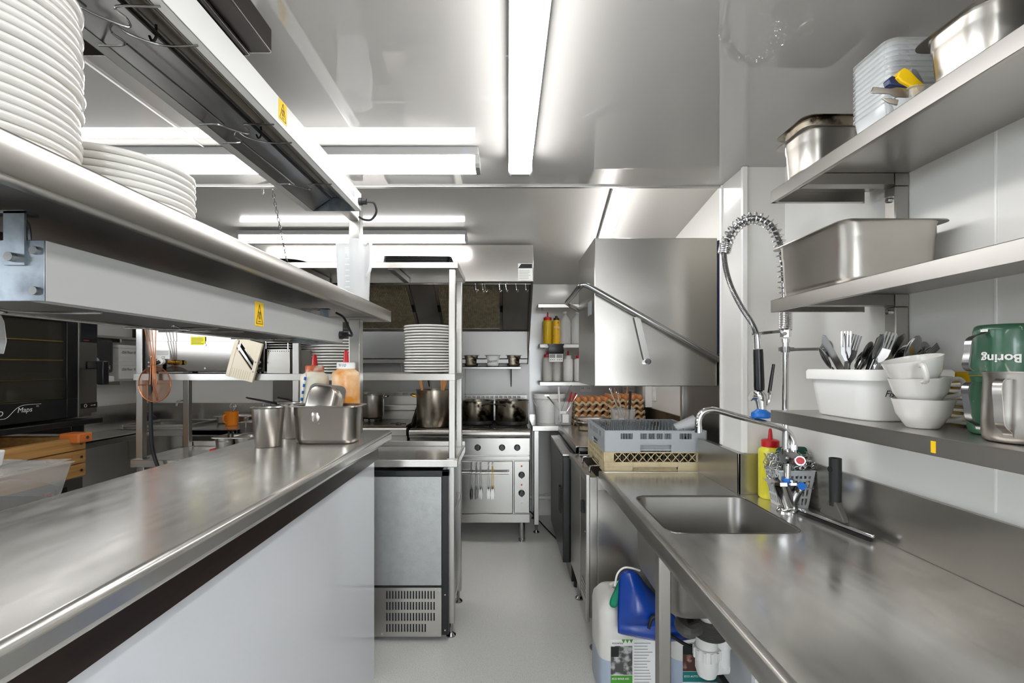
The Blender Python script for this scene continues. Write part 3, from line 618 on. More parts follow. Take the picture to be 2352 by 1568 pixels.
# griddle beside it
t = thing('griddle', 'steel flat top griddle next to the range', 'griddle', (-1.14, 4.1, 0))
B().box(-1.52, -.795, RY+.02, 4.44, .12, .875).build('body', 'steel', t, world=True, bevel=.004)
B().prism([(RY+.02, .85), (RY-.012, .85), (RY-.02, .86), (RY-.02, .905), (RY-.01, .915), (RY+.05, .915), (RY+.05, .85)], lambda u, v, w: (w, u, v), -1.52, -.795).build('front_nosing', 'steel_h', t, world=True)
B().box(-1.51, -.81, RY+.055, 4.30, .875, .928).build('plate', 'dirt_steel', t, world=True, bevel=.003)
B().box(-1.52, -.795, 4.30, 4.44, .875, 1.05).box(-1.52, -.795, 4.385, 4.44, 1.05, 1.13).build('back_guard', 'steel_h', t, world=True, bevel=.004)
B().box(-1.50, -.82, 4.30, 4.302, 1.00, 1.006).build('guard_fold', 'steel_dark', t, world=True)
B().prism([(RY, .905), (RY+.22, .905), (4.25, 1.04), (4.30, 1.06), (4.30, .905)], lambda u, v, w: (w, u, v), -.812, -.797).build('side_guard', 'soot', t, world=True)
for x in (-1.46, -.85):
    for y in (RY+.09, 4.38): B().cyl((x, y, 0), (x, y, .122), .026).build('leg', 'chrome_dark', t, world=True)
b = B(); us = [-1.52+.04*i+ (0 if i % 2 == 0 else .01) for i in range(19)]
B().grid(us, [1.13, 1.14, 1.158, 1.166], {(i, 1) for i in range(0, 18, 2)}, lambda u, v, w: (u, w, v), 4.38, 4.395).build('flue_grille', 'steel_dark', t, world=True)
o = B().lathe([(.022, 0), (.026, .004), (.02, .016), (.008, .02)], 16).box(-.06, .06, -.008, .008, .006, .014).build('griddle_scraper', 'black'); tag(o, 'black scraper lying on the front of the griddle', 'scraper'); place(o, (PX(915, 3.86), 3.86, .929))
# trivet + pot on the griddle
t = thing('pot_trivet', 'black iron trivet under the pot on the griddle', 'trivet', (PX(855, 4.12), 4.12, .929))
b = B().tube(circ(.08, .03, 24), .005, 6, True)
for a in range(4): b.cyl((.08*math.cos(a*PI/2+.6), .08*math.sin(a*PI/2+.6), .001), (.08*math.cos(a*PI/2+.6), .08*math.sin(a*PI/2+.6), .03), .008, n=8).bar((0, 0, .03), (.08*math.cos(a*PI/2+.6), .08*math.sin(a*PI/2+.6), .03), .008, .008)
b.build('frame', 'trivet', t)
def pot(label, loc, r, h, mt, hy, hmt='chrome_dark', nm='stew_pot', ang=0, burnt=False):
    t = thing(nm, label, 'pot', loc)
    B().lathe([(r*.94, 0), (r, .008), (r, h), (r+.006, h+.002), (r+.006, h+.005), (r-.002, h+.005), (r-.003, .01), (.001, .008)], 40).build('body', mt, t, angle=50)
    for s in (0, PI):
        q = ang+s; c, sn = math.cos(q), math.sin(q); f = lambda o, l, z: (c*o-sn*l, sn*o+c*l, z)
        B().tube(cr([f(r-.001, -.045, hy), f(r+.035, -.04, hy+.012), f(r+.045, 0, hy+.016), f(r+.035, .04, hy+.012), f(r-.001, .045, hy)], 5), .0065, 8).build('handle', hmt, t)
    if burnt:
        B().lathe([(r+.0008, .006), (r+.0015, .012), (r+.0012, .03), (r+.0005, .034)], 40, c0=False, c1=False).build('burnt_base', 'soot', t, recalc=False)
    return t
pot('small steel pot on a trivet on the griddle', (PX(855, 4.12), 4.12, .966), .098, .185, 'pan_steel', .165, nm='sauce_pot')
mat('pot_stain', 'b3aa9a', .3, 1, col2=('7d5a30', 7), band=(.52, .72)); mat('pot_burnt', 'a59c8c', .32, 1, col2=('241c14', 9), band=(.5, .62))
pot('tall steel stock pot with wooden utensils on the range', (-.605, 3.955, .908), .145, .295, 'pot_stain', .245, 'brass', nm='stock_pot')
pot('wide scorched stew pot on the range beside the stock pot', (-.255, 4.10, .908), .135, .195, 'pot_burnt', .165, 'soot', ang=-PI/2*.6, burnt=True)
pot('wide scorched stew pot at the right end of the range', (.035, 4.08, .908), .140, .200, 'pot_burnt', .165, 'soot', ang=-PI*.72, burnt=True)
def utensil(label, loc, rot, L_, mt, w=.02):
    t = thing('wooden_utensil', label, 'utensil', loc)
    B().bar((0, 0, 0), (0, 0, L_*.6), .012, .009).build('shaft', mt, t, bevel=.002)
    B().prism([(-.009, L_*.6), (.009, L_*.6), (w*.6, L_), (-w*.6, L_)], lambda u, v, q: (u, q, v), -.006, .006).build('grip', mt, t, bevel=.002)
    t.rotation_euler = rot; return t
utensil('dark wooden utensil leaning left in the stock pot', (-.675, 3.95, 1.0), (.05, -.14, 0), .30, 'wood_spoon')
utensil('wooden spatula leaning right in the stock pot', (-.575, 3.93, 1.0), (.0, .22, .3), .31, 'wood_spoon', .03)
utensil('flat wooden paddle standing upright in the stock pot', (-.545, 3.95, 1.0), (.03, .02, .2), .30, 'wood_spoon', .03)
# tongs on the oven handle
def tongs(px, label, mt, grp=None, dy=0, L_=.27):
    x = PX(px, RY-.06)
    t = thing('kitchen_tongs', label, 'tongs', (x, RY-.062+dy, .572))
    top = .07
    for s in (-1, 1):
        B().bar((s*.003, 0, top), (s*.008, 0, -.12), .010, .003, (1, 0, 0)).build('arm', mt, t, bevel=.0008)
        sc = B()
        prof = [(-.008, 0), (.008, 0), (.016, -.03), (.017, -.05), (.010, -.075), (0, -.082), (-.010, -.075), (-.017, -.05), (-.016, -.03)]
        sc.prism(prof, lambda u, v, w: (s*.006+u*.42, w+abs(u)*.6+s*.004, -.12+v), -.006, -.003)
        sc.build('scallop', 'chrome', t)
    B().cyl((0, -.008, top-.004), (0, .008, top-.004), .006, n=10).build('hinge', 'chrome_dark', t)
    B().tube(cr([(0, .005, .03), (0, .03, .045), (0, .045, .02), (0, .04, 0)], 4), .002, 6).build('hanger', 'chrome_dark', t)
    return t
for px, dy in ((1083, -.004), (1094, .0), (1104, -.008)):
    tongs(px, 'plain steel tongs in the group of three on the oven handle', 'chrome', dy=dy)['group'] = 'plain tongs in the group of three'
tongs(1122, 'plain steel tongs hanging next to the yellow gripped pair', 'chrome')
tongs(1131, 'tongs with bright yellow grips hanging on the oven handle', 'yellow', dy=-.006)
# ------------------------------------------------------------------ wall cladding, canopy
t = thing('wall_cladding', 'stainless splash sheets on the wall behind the cooking line', 'wall panel', (-.9, 4.49, .9))
for x0, x1 in ((-2.2, -1.003), (-.997, -.40), (-.394, .205)): B().box(x0, x1, 4.488, 4.499, .9, 1.55).build('sheet', 'cladding', t, world=True, bevel=.001)
CX0, CX1, CY = -1.85, .188, 3.50
t = thing('extraction_canopy', 'stainless extraction canopy with mesh grease filters over the range', 'canopy', (-.83, 4.0, 1.42))
B().box(CX0, CX1, CY, CY+.012, 2.02, 2.288).build('front_fascia', 'steel_hood', t, world=True, bevel=.002)
B().box(CX0, CX1, CY+.012, CY+.05, 2.02, 2.035).build('gutter', 'steel_dark', t, world=True)
B().box(CX0, CX1, CY+.012, 4.48, 2.11, 2.12).build('roof', 'steel_dark', t, world=True)
for x in (CX0, CX1-.01):
    B().prism([(CY+.012, 2.02), (CY+.012, 2.11), (4.48, 2.11), (4.48, 1.42), (4.40, 1.42), (4.33, 1.46)], lambda u, v, w: (w, u, v), x, x+.01).build('end_cheek', 'steel_dark', t, world=True)
A0, A1 = Vector((0, 3.74, 2.06)), Vector((0, 4.28, 1.715))
dv = (A1-A0); nrm = Vector((0, -dv.z, dv.y)).normalized(); nrm = -nrm if nrm.y > 0 else nrm
def fl(u, v, w): return Vector((u, 0, 0))+A0+dv*v+nrm*w
B().grid([CX0+.01, CX1-.01], [-.12, 1.0], set(), fl, -.03, -.012).build('sloped_back', 'steel_dark', t, world=True)
for i, (x0, x1) in enumerate(((-1.62, -1.12), (-1.30, -.78), (-.58, -.045))):
    if i == 0: x0, x1 = -1.84, -1.34
    f = B().grid([x0, x0+.022, x1-.022, x1], [.02, .06, .93, .98], {(1, 1)}, fl, -.012, .008).build('filter_frame', 'steel_h', t, world=True, bevel=.001)
    b = B(); n = int((x1-x0-.044)/.0125)
    for k in range(n):
        u = x0+.024+k*.0125; b.grid([u, u+.0062], [.06, .93], set(), fl, -.004, .004)
    m = 34
    for k in range(m): b.grid([x0+.022, x1-.022], [.06+.87*k/m, .06+.87*(k+.45)/m], set(), fl, -.007, -.002)
    o = b.build('filter_mesh', 'grease_mesh', f); o.location = -t.matrix_basis.translation; o['kind'] = 'stuff'
    q = B().grid([x0-.003, x0+.018], [.42, .56], set(), fl, .006, .014).grid([x1-.018, x1+.003], [.42, .56], set(), fl, .006, .014).build('filter_latch', 'steel_black', f); q.location = -t.matrix_basis.translation
for x0, x1 in ((-.775, -.585), (-.04, CX1-.012)):
    B().grid([x0, x1], [-.05, 1.0], set(), fl, -.012, -.004).build('blank_panel', 'steel_hood', t, world=True, bevel=.001)
B().box(CX0+.01, CX1-.011, 4.27, 4.285, 1.47, 1.712).build('lower_plenum', 'cladding', t, world=True, bevel=.002)
B().box(CX0+.01, CX1-.011, 4.25, 4.487, 1.425, 1.465).build('lower_ledge', 'cladding', t, world=True, bevel=.004)
# notice on the canopy
d = CY-.001
n_ = B().box(PX(1190, d), PX(1223, d), CY-.003, CY-.0005, PZ(643, d), PZ(605, d)).build('notice', 'paper', t, world=True)
B().prism([(PX(1190, d), PZ(616, d)), (PX(1222, d), PZ(616, d)), (PX(1222, d), PZ(606, d)), (PX(1197, d), PZ(606, d))], lambda u, v, w: (u, w, v), CY-.004, CY-.003).build('notice_header', 'ink', t, world=True).parent = n_
lines(t, PX(1192, d), PX(1221, d), PZ(641, d), PZ(620, d), 6, CY-.003, 'grey_print', .003, sub=n_)
# hook rail
t = thing('hook_rail', 'thin steel rail inside the canopy front edge', 'rail', (-.1, CY+.06, 2.025))
B().cyl((CX0+.012, CY+.065, 2.014), (CX1-.012, CY+.065, 2.014), .004, n=8).build('rod', 'chrome', t, world=True)
for i, px in enumerate((1093, 1109, 1114, 1148, 1163, 1186, 1208)):
    x = PX(px, CY+.065)
    pts = cr([(0, .008, .000), (0, .003, .008), (0, -.006, .006), (0, -.004, -.02), (.004, .0, -.05), (.010, .0, -.062), (.018, 0, -.055), (.018, 0, -.045)], 4)
    o = B().tube(pts, .0019, 6).build('s_hook', 'chrome'); tag(o, 'empty steel S hook hanging on the rail inside the canopy', 'hook', 'S hooks on the canopy rail'); place(o, (x, CY+.065, 2.014), (0, 0, random.uniform(-.9, .9)))
# shelf behind the range with three tubs
t = thing('range_shelf', 'narrow stainless wall shelf behind the range with small tubs', 'shelf', (-.14, 4.35, 1.38))
B().box(-.42, .115, 4.20, 4.486, 1.392, 1.400).box(-.42, .115, 4.20, 4.203, 1.378, 1.400).build('board', 'steel_dark', t, world=True, bevel=.001)
for px in (985, 1174):
    x = PX(px, 4.44)
    B().box(x-.02, x+.02, 4.478, 4.487, 1.20, 1.378).prism([(4.47, 1.21), (4.47, 1.377), (4.24, 1.377)], lambda u, v, w: (w, u, v), x-.004, x+.004).build('bracket', 'cladding', t, world=True)
    for z in (1.24, 1.27): B().cyl((x, 4.479, z), (x, 4.474, z), .005, n=8).build('bolt', 'steel_black', t, world=True)
for px, m_, s, lab in ((1083, 'pan_burnt', '', 'stained small tub beside the gantry post on the range shelf'), (1132, 'white_plastic', 'bacon', 'clean pale small tub with handwriting on the range shelf'), (1180, 'pan_burnt', '', 'stained small tub at the end of the range shelf')):
    t = thing('spice_tub', lab, 'tub', (PX(px, 4.30), 4.315, 1.4005)); gn_pan(t, .145, .19, .098, m_, step=False, mt_rim='pan_steel')
    if s: text(s, .034, (PX(px, 4.23)-.045, 4.225, 1.432), (1, 0, .1), (0, 0, 1), 'ink', t, shear=.35)
# ------------------------------------------------------------------ fryer
t = thing('deep_fryer', 'stainless deep fryer with two baskets at the end of the griddle', 'fryer', (-1.95, 4.1, 0))
B().box(-2.12, -1.53, RY+.02, 4.44, .12, .875).build('body', 'steel', t, world=True, bevel=.004)
B().grid([-2.12, -2.07, -1.845, -1.815, -1.58, -1.53], [RY+.02, 3.95, 4.30, 4.44], {(1, 1), (3, 1)}, lambda u, v, w: (u, v, w), .876, .96).build('tank_rim', 'steel_h', t, world=True, bevel=.004)
B().box(-2.12, -1.53, 4.36, 4.44, .96, 1.10).build('back_guard', 'steel_h', t, world=True, bevel=.004)
for x in (-2.07, -1.58):
    for y in (RY+.09, 4.38): B().cyl((x, y, 0), (x, y, .122), .026).build('leg', 'chrome_dark', t, world=True)
for k, x in enumerate((-2.055, -1.805)):
    t = thing('fryer_basket', ('wire fry basket with black handle at the outer side of the fryer', 'wire fry basket with black handle next to the griddle')[k], 'basket', (x+.10, 4.12, .93))
    b = B()
    for z in (0, .03, .06, .09): b.tube(rr(.092, .14, .02, z), .0016, 5, True)
    for q in range(11):
        for s in (-1, 1): b.cyl((-.09+q*.018, s*.14, 0), (-.09+q*.018, s*.14, .09), .0012, n=5)
    for q in range(15):
        for s in (-1, 1): b.cyl((s*.092, -.135+q*.019, 0), (s*.092, -.135+q*.019, .09), .0012, n=5)
    o = b.build('wire_basket', 'chrome_dark', t); o['kind'] = 'stuff'
    B().tube(cr([(.05, -.14, .085), (.0, -.19, .105), (-.09, -.32, .145), (-.10, -.335, .152), (-.105, -.31, .148), (.03, -.19, .105), (.055, -.14, .085)], 5), .006, 8).build('handle', 'black', t)
    t.location.z = 1.0
# ------------------------------------------------------------------ left and back benches with sink
t = thing('corner_bench', 'L shaped stainless bench with splashback in the far corner', 'bench', (-2.8, 4.1, 0))
SX, SY = (-3.12, -2.62), (3.90, 4.30)
hole = rr(.25, .20, .03, .90, -2.87, 4.10); out = rr(.305, .36, .0005, .90, -2.805, 4.13)
B().loft([out, hole], False, False).box(-2.5, -2.13, RY, 4.49, .86, .90).box(-3.49, -3.11, 2.9, 4.49, .86, .90).build('top', 'worktop', t, world=True, bevel=0)
B().box(-3.11, -2.13, RY, RY+.03, .85, .9).box(-2.83, -2.80, 2.9, RY, .85, .90).box(-3.11, -2.80, 2.9, RY, .885, .8995).build('front_edge', 'steel_h', t, world=True, bevel=.003)
B().box(-3.49, -2.13, 4.478, 4.49, .90, 1.058).box(-3.495, -3.483, 2.9, 4.49, .90, 1.058).build('splashback', 'steel_hood', t, world=True, bevel=.002)
bo = [rr(.25, .20, .03, .90, -2.87, 4.10), rr(.245, .195, .04, .64, -2.87, 4.10), rr(.21, .16, .04, .62, -2.87, 4.10)]
B().loft(bo, False, True).build('sink_bowl', 'steel', t, world=True, recalc=False)
B().grid([-3.135, -3.12, -2.62, -2.605], [3.885, 3.90, 4.30, 4.315], {(1, 1)}, lambda u, v, w: (u, v, w), .901, .925).build('sink_rim', 'steel_h', t, world=True, bevel=.003)
for x, y in ((-2.85, 2.95), (-2.85, 3.72), (-2.2, 3.80), (-3.45, 2.95)): B().box(x, x+.04, y, y+.04, 0, .85).build('leg', 'steel', t, world=True, bevel=.003)
t = thing('sink_mixer', 'small chrome tap at the back of the corner sink', 'tap', (-2.93, 4.38, .90))
B().lathe([(.025, 0), (.02, .02), (.016, .12)], 14).build('body', 'chrome', t)
B().tube(cr([(0, 0, .12), (0, -.03, .19), (0, -.12, .19), (0, -.15, .15)], 5), .01, 8).build('spout', 'chrome', t)
b = B()
o = b.loft([[Vector((.085*math.cos(a)*(1+.25*math.sin(3*a+k))*f, .06*math.sin(a)*(1+.2*math.cos(4*a+k))*f, z)) for a in [2*PI*i/20 for i in range(20)]] for k, (f, z) in enumerate(((1, 0), (1.15, .015), (1.0, .035), (.85, .06), (.5, .075), (.1, .07)))]).build('tea_towel', 'towel', angle=80)
tag(o, 'crumpled dark patterned cloth beside the corner sink', 'cloth'); place(o, (PX(318, 4.38)+.06, 4.385, .901))
# orange cup with whisk, tray behind it
t = thing('orange_cup', 'bright orange plastic mug holding a whisk on the back bench', 'mug', (PX(532, 4.05), 4.05, .901))
B().lathe([(.045, 0), (.047, .004), (.053, .115), (.050, .115), (.044, .006), (.001, .006)], 28).build('body', 'orange_cup', t)
B().tube(cr([(-.02, -.045, .095), (-.025, -.075, .085), (-.025, -.075, .04), (-.02, -.043, .025)], 5), .006, 8).build('handle', 'orange_cup', t)
t = thing('wire_whisk', 'small wire whisk standing in the orange mug', 'whisk', (PX(532, 4.05), 4.05, .91))
b = B().cyl((0, 0, 0), (.01, 0, .10), .006, n=8)
for k in range(4):
    q = k*PI/4; b.tube(cr([(.01, 0, .10), (.012+.025*math.cos(q), .025*math.sin(q), .15), (.012, 0, .18), (.012-.025*math.cos(q), -.025*math.sin(q), .15), (.01, 0, .10)], 5), .0018, 5)
b.build('wires', 'chrome', t)
t = thing('shallow_tray', 'shallow steel tray behind the orange mug on the back bench', 'tray', (PX(546, 4.25), 4.27, .901)); gn_pan(t, .325, .26, .065, step=False)
# left wall shelves
for z, lab in ((PZ(871, 3.98), 'lower steel wall shelf with labelled tubs beside the dispenser'), (PZ(771, 3.98), 'upper dark wall shelf above the towel dispenser')):
    t = thing('wall_shelf', lab, 'shelf', (-3.4, 4.2, z))
    y0 = 3.98 if z < 1.5 else 3.4
    B().box(-3.5, -3.30, y0, 4.47, z-.02, z).build('board', 'steel_h' if z < 1.5 else 'steel_dark', t, world=True, bevel=.002)
    B().box(-3.5, -3.32, 4.1, 4.12, z-.05, z-.02).build('bracket', 'steel', t, world=True)
def tub(label, loc, sx, sy, h, lidmt, s=None, mt='white_plastic'):
    t = thing('storage_tub', label, 'tub', loc)
    B().loft([rr(sx*.46, sy*.46, .012, 0), rr(sx*.5, sy*.5, .014, h*.82)]).build('body', mt, t, bevel=.002)
    B().loft([rr(sx*.52, sy*.52, .014, h*.82), rr(sx*.52, sy*.52, .014, h)]).build('lid', lidmt, t, bevel=.002)
    if s: text(s, .030, (sx*.5+.001, -sy*.40, h*.50), (0, 1, 0), (0, 0, 1), 'ink', t, shear=.25, world=False)
    return t
zl = PZ(871, 3.98)
tub('white lidded tub with handwriting, lower of two on the wall shelf', (-3.39, 4.20, zl+.0005), .17, .25, .145, 'white_plastic', 'Old Flour 30/9')
tub('white lidded tub with handwriting, stacked on its twin on the wall shelf', (-3.39, 4.20, zl+.147), .17, .25, .145, 'white_plastic', 'Old Flour 30/9')
zu = PZ(771, 3.98)
tub('white carton with blue tape on the upper wall shelf', (-3.39, 3.80, zu+.0005), .15, .16, .13, 'blue_tape', mt='cardboard')
t = squeeze('dark sauce bottle on the upper wall shelf', (-3.38, 4.36, zu+.0005), .03, .13, 'black', 'copper', 'copper', nh=.02)
t = thing('towel_dispenser', 'black paper towel dispenser on the left wall', 'dispenser', (-3.40, 3.84, 1.33))
B().box(-3.499, -3.26, 3.70, 3.965, PZ(855, 3.97), PZ(781, 3.97)).build('case', 'black', t, world=True, bevel=.018, seg=3)
B().cyl((-3.262, 3.79, 1.44), (-3.255, 3.79, 1.44), .03).build('window', 'grey_rack', t, world=True)
text('Livi', .05, (-3.259, 3.86, 1.375), (0, 1, 0), (0, 0, 1), 'paper', t)
o = B().box(-.12, .12, -.13, .13, 0, .05).build('paper_towel', 'paper', bevel=.012); tag(o, 'white paper towel block under the towel dispenser', 'paper towel'); place(o, (-3.375, 3.84, PZ(871, 3.97)-.02))
# ------------------------------------------------------------------ combi oven on its stand
OX = -2.3
t = thing('combi_oven', 'dark glass combi oven with lever handle at the left', 'oven', (-2.6, 2.3, 1.12))
zb, zt = 1.124, 1.66
B().box(-3.0, OX-.03, 1.86, 2.683, zb, zt).build('body', 'steel_dark', t, world=True, bevel=.004)
B().grid([1.86, 1.93, 2.50, 2.562], [zb+.006, zb+.105, zt-.03, zt], {(1, 1)}, lambda u, v, w: (w, u, v), OX-.028, OX).build('door_frame', 'black', t, world=True, bevel=.002)
B().box(OX-.012, OX-.004, 1.93, 2.50, zb+.105, zt-.03).build('door_glass', 'glass', t, world=True)
B().box(OX-.25, OX-.0295, 1.92, 2.51, zb+.09, zt-.02).build('cavity_back', 'oven_inside', t, world=True)
for k in range(4): B().cyl((OX-.018, 1.94, 1.235+k*.098), (OX-.018, 2.495, 1.235+k*.098), .003, n=6).build('rack_rail', 'brass', t, world=True)
B().box(OX-.028, OX+.002, 2.5635, 2.567, zb, zt).build('door_edge_trim', 'alu', t, world=True)
B().box(OX-.029, OX, 2.569, 2.682, zb+.02, zt).build('control_column', 'steel_dark', t, world=True, bevel=.002)
B().box(OX-.001, OX+.004, 2.575, 2.682, PZ(786, 2.62), zt).build('display_bezel', 'black', t, world=True, bevel=.002)
B().box(OX+.004, OX+.005, 2.592, 2.672, PZ(778, 2.62), zt-.02).build('display', 'screen', t, world=True)
B().box(OX+.0045, OX+.0055, 2.592, 2.625, PZ(782, 2.62), PZ(781, 2.62)).build('display_mark', 'red', t, world=True)
B().box(OX-.001, OX+.003, 2.575, 2.682, PZ(936, 2.65), PZ(924, 2.65)).build('button_strip', 'black', t, world=True, bevel=.001)
b = B().tube([(OX+.004, 2.605+.008*math.cos(a), PZ(930, 2.65)+.008*math.sin(a)) for a in [2*PI*i/16 for i in range(16)]], .0008, 5, True).box(OX+.003, OX+.0045, 2.638, 2.662, PZ(930, 2.65)-.001, PZ(930, 2.65)+.001)
b.ball((OX+.004, 2.664, PZ(930, 2.65)), .003, n=8, m=5).build('button_symbols', 'paper', t, world=True)
B().box(OX, OX+.06, 2.615, 2.65, 1.385, 1.43).box(OX+.055, OX+.095, 2.612, 2.652, 1.30, 1.43).build('lever_handle', 'black', t, world=True, bevel=.006)
text('MIND', .034, (OX, 2.095, zb+.048), (0, 1, 0), (0, 0, 1), 'paper', t, shear=.2)
text('Maps', .034, (OX, 2.245, zb+.058), (0, 1, 0), (0, 0, 1), 'paper', t, shear=.2)
text('TM', .010, (OX, 2.335, zb+.078), (0, 1, 0), (0, 0, 1), 'paper', t)
B().tube(cr([(OX+.001, 2.17, zb+.035), (OX+.001, 2.20, zb+.04), (OX+.001, 2.26, zb+.088), (OX+.001, 2.36, zb+.092)], 6), .001, 5).build('swoosh', 'paper', t, world=True)
B().box(-3.0, OX+.02, 1.86, 2.70, 1.085, 1.115).box(-2.9, OX-.05, 2.58, 2.66, 1.035, 1.09).box(-2.9, OX-.05, 1.9, 1.98, 1.035, 1.09).build('drip_base', 'black', t, world=True, bevel=.004)
t = thing('oven_stand', 'dark steel stand cabinet under the timber crate', 'stand', (-2.6, 2.25, 0))
B().box(-2.98, -2.27, 1.7, 2.56, .0, .815).build('cabinet', 'steel_dark', t, world=True, bevel=.004)
B().box(-2.27, -2.262, 2.40, 2.46, .73, .78).build('socket', 'black', t, world=True)
B().box(-2.262, -2.258, 2.33, 2.37, .73, .775).build('switch', 'red', t, world=True)
t = thing('timber_crate', 'rough pine board crate with orange painted block under the oven', 'crate', (-2.6, 2.2, .82))
for k in range(3):
    B().box(-2.28, -2.24, 1.65, 2.545, .822+k*.0705, .889+k*.0705).build('board', 'pine', t, world=True, bevel=.004)
    B().box(-2.96, -2.92, 1.65, 2.545, .822+k*.0705, .889+k*.0705).build('board', 'pine', t, world=True, bevel=.004)
    B().cyl((-2.24, 2.515, .855+k*.0705), (-2.236, 2.515, .855+k*.0705), .007, n=10).build('screw', 'chrome_dark', t, world=True)
B().box(-2.92, -2.28, 2.50, 2.54, .822, 1.03).box(-2.92, -2.28, 1.66, 1.70, .822, 1.03).build('cross_board', 'pine', t, world=True, bevel=.004)
B().box(-2.30, -2.195, 2.45, 2.535, 1.005, 1.055).build('painted_block', 'orange_paint', t, world=True, bevel=.008)
B().cyl((-2.195, 2.50, 1.03), (-2.191, 2.50, 1.03), .008, n=10).build('screw', 'chrome_dark', t, world=True)
text('rpines.co.nz', .024, (-2.24, 2.18, .912), (0, 1, 0), (0, 0, 1), 'ink', t, name='board_stamp')
# prep bench behind the pass with a film wrapped tub
t = thing('prep_bench', 'low stainless prep bench along the back of the pass counter', 'bench', (-1.6, 1.2, 0))
B().box(-2.0, -1.12, -.3, 2.0, .80, .84).build('top', 'worktop', t, world=True, bevel=.003)
for x in (-1.92, -1.18):
    for y in (-.25, 1.92): B().box(x, x+.04, y, y+.04, 0, .80).build('leg', 'steel', t, world=True)
t = thing('wrapped_tub', 'clear film wrapped tub standing behind the pass counter', 'tub', (-1.75, 1.35, .841))
rings = [rr(.17, .33, .03, 0), rr(.20, .36, .03, .12), rr(.215, .375, .02, .215), rr(.222, .382, .02, .222), rr(.20, .36, .02, .226)]
B().loft(rings).build('tub_body', 'cling', t, angle=40)
B().loft([rr(.165, .325, .03, .004), rr(.19, .35, .03, .10), rr(.19, .35, .03, .105)]).build('contents', 'hose_grey', t)
b = B(); n, m = 18, 24
vs = [Vector((-.21+.42*i/n, -.37+.74*j/m, .2285+.005*math.sin(i*.7+j*.5)*math.cos(j*.6)+.003*random.random())) for j in range(m+1) for i in range(n+1)]
b.add(vs, [(j*(n+1)+i, j*(n+1)+i+1, (j+1)*(n+1)+i+1, (j+1)*(n+1)+i) for j in range(m) for i in range(n)]).build('cling_film', 'cling', t, angle=20)
t.location = (-1.752, 1.325, .841)
o = B().loft([rr(.06, .06, .012, 0), rr(.066, .066, .014, .05)]).build('white_lid_tub', 'white_plastic', bevel=.004)
tag(o, 'small white lidded tub standing before the oven door', 'tub'); place(o, (-1.63, 1.48, 1.095+.0))
o.location = (-1.70, 1.5, 1.078)
t = thing('clip_pouch', 'clear pouch with red dotted card hanging off the lower heat lamp', 'pouch', (-.866, .80, 1.487))
B().loft([rr(.022, .004, .003, -.066), rr(.024, .008, .005, -.045), rr(.022, .006, .005, -.012), rr(.018, .002, .0015, .0)]).build('pouch', 'cling', t, angle=50)
B().box(-.018, .016, -.0095, -.0088, -.045, -.018).build('card', 'paper', t)
B().cyl((.006, -.0096, -.036), (.006, -.0104, -.036), .004, n=12).build('dot', 'red', t)
B().box(-.008, .012, -.003, .003, -.004, .006).build('clip', 'chrome', t)
# ------------------------------------------------------------------ rear right bench
ZK = .90
t = thing('rear_bench', 'L shaped stainless bench with eggs beyond the dishwasher', 'bench', (.7, 3.9, 0))
B().box(.43, 1.195, 2.965, 4.49, ZK-.006, ZK).box(.206, .43, 4.0, 4.49, ZK-.006, ZK).build('top', 'worktop', t, world=True)
B().box(.42, .445, 2.965, 4.02, ZK-.04, ZK+.006).box(.206, .43, 3.99, 4.015, ZK-.04, ZK+.004).box(.206, .212, 4.0, 4.49, ZK-.04, ZK).box(.42, 1.195, 2.965, 2.98, ZK-.04, ZK+.002).build('front_edge', 'steel_h', t, world=True, bevel=.003)
B().box(1.185, 1.197, 2.965, 4.49, ZK, 1.055).build('splashback', 'dirt_steel', t, world=True, bevel=.002)
B().box(.206, 1.19, 4.484, 4.496, ZK, .95).build('upstand', 'steel_h', t, world=True)
for x, y in ((.222, 4.02), (.222, 4.39), (1.14, 2.99)):
    lg = B().box(x, x+.04, y, y+.04, .07, ZK-.04).build('leg', 'steel', t, world=True, bevel=.003)
    B().cyl((x+.02, y+.02, .01), (x+.02, y+.02, .075), .009).lathe([(.026, 0), (.026, .006), (.012, .018), (.010, .02)], 18, (x+.02, y+.02, 0)).build('foot', 'chrome_dark', t, world=True).parent = lg
t = thing('bar_fridge', 'black undercounter fridge beneath the rear bench', 'fridge', (.6, 3.45, 0))
B().box(.40, .95, 3.0, 3.82, .05, .855).build('cabinet', 'black', t, world=True, bevel=.004)
dr = B().box(.345, .395, 3.0, 3.82, .17, .835).build('door', 'black', t, world=True, bevel=.006)
B().box(.345, .40, 3.0, 3.82, .838, .850).build('top_trim', 'steel_h', t, world=True, bevel=.001)
B().box(.336, .346, 3.10, 3.16, .45, .62).build('door_handle', 'black_soft', t, world=True, bevel=.003).parent = dr
for x, y in ((.44, 3.05), (.9, 3.05), (.44, 3.77), (.9, 3.77)): B().cyl((x, y, 0), (x, y, .052), .02).build('foot', 'black_soft', t, world=True)
t = thing('waste_pipe', 'grey waste pipe running low along the rear wall', 'pipe', (.6, 4.46, .17))
B().cyl((.19, 4.46, .18), (1.19, 4.46, .18), .022).build('pipe', 'pvc', t, world=True)
for x in (.35, 1.0): B().box(x, x+.02, 4.46, 4.499, .15, .21).build('clip', 'white_plastic', t, world=True)
o = B().tube(cr([(.20, 4.3, .10), (.30, 4.2, .02), (.36, 4.0, .008), (.40, 3.85, .008)], 6), .006, 8).build('power_lead', 'cable'); tag(o, 'black power lead trailing to the black fridge', 'cable')
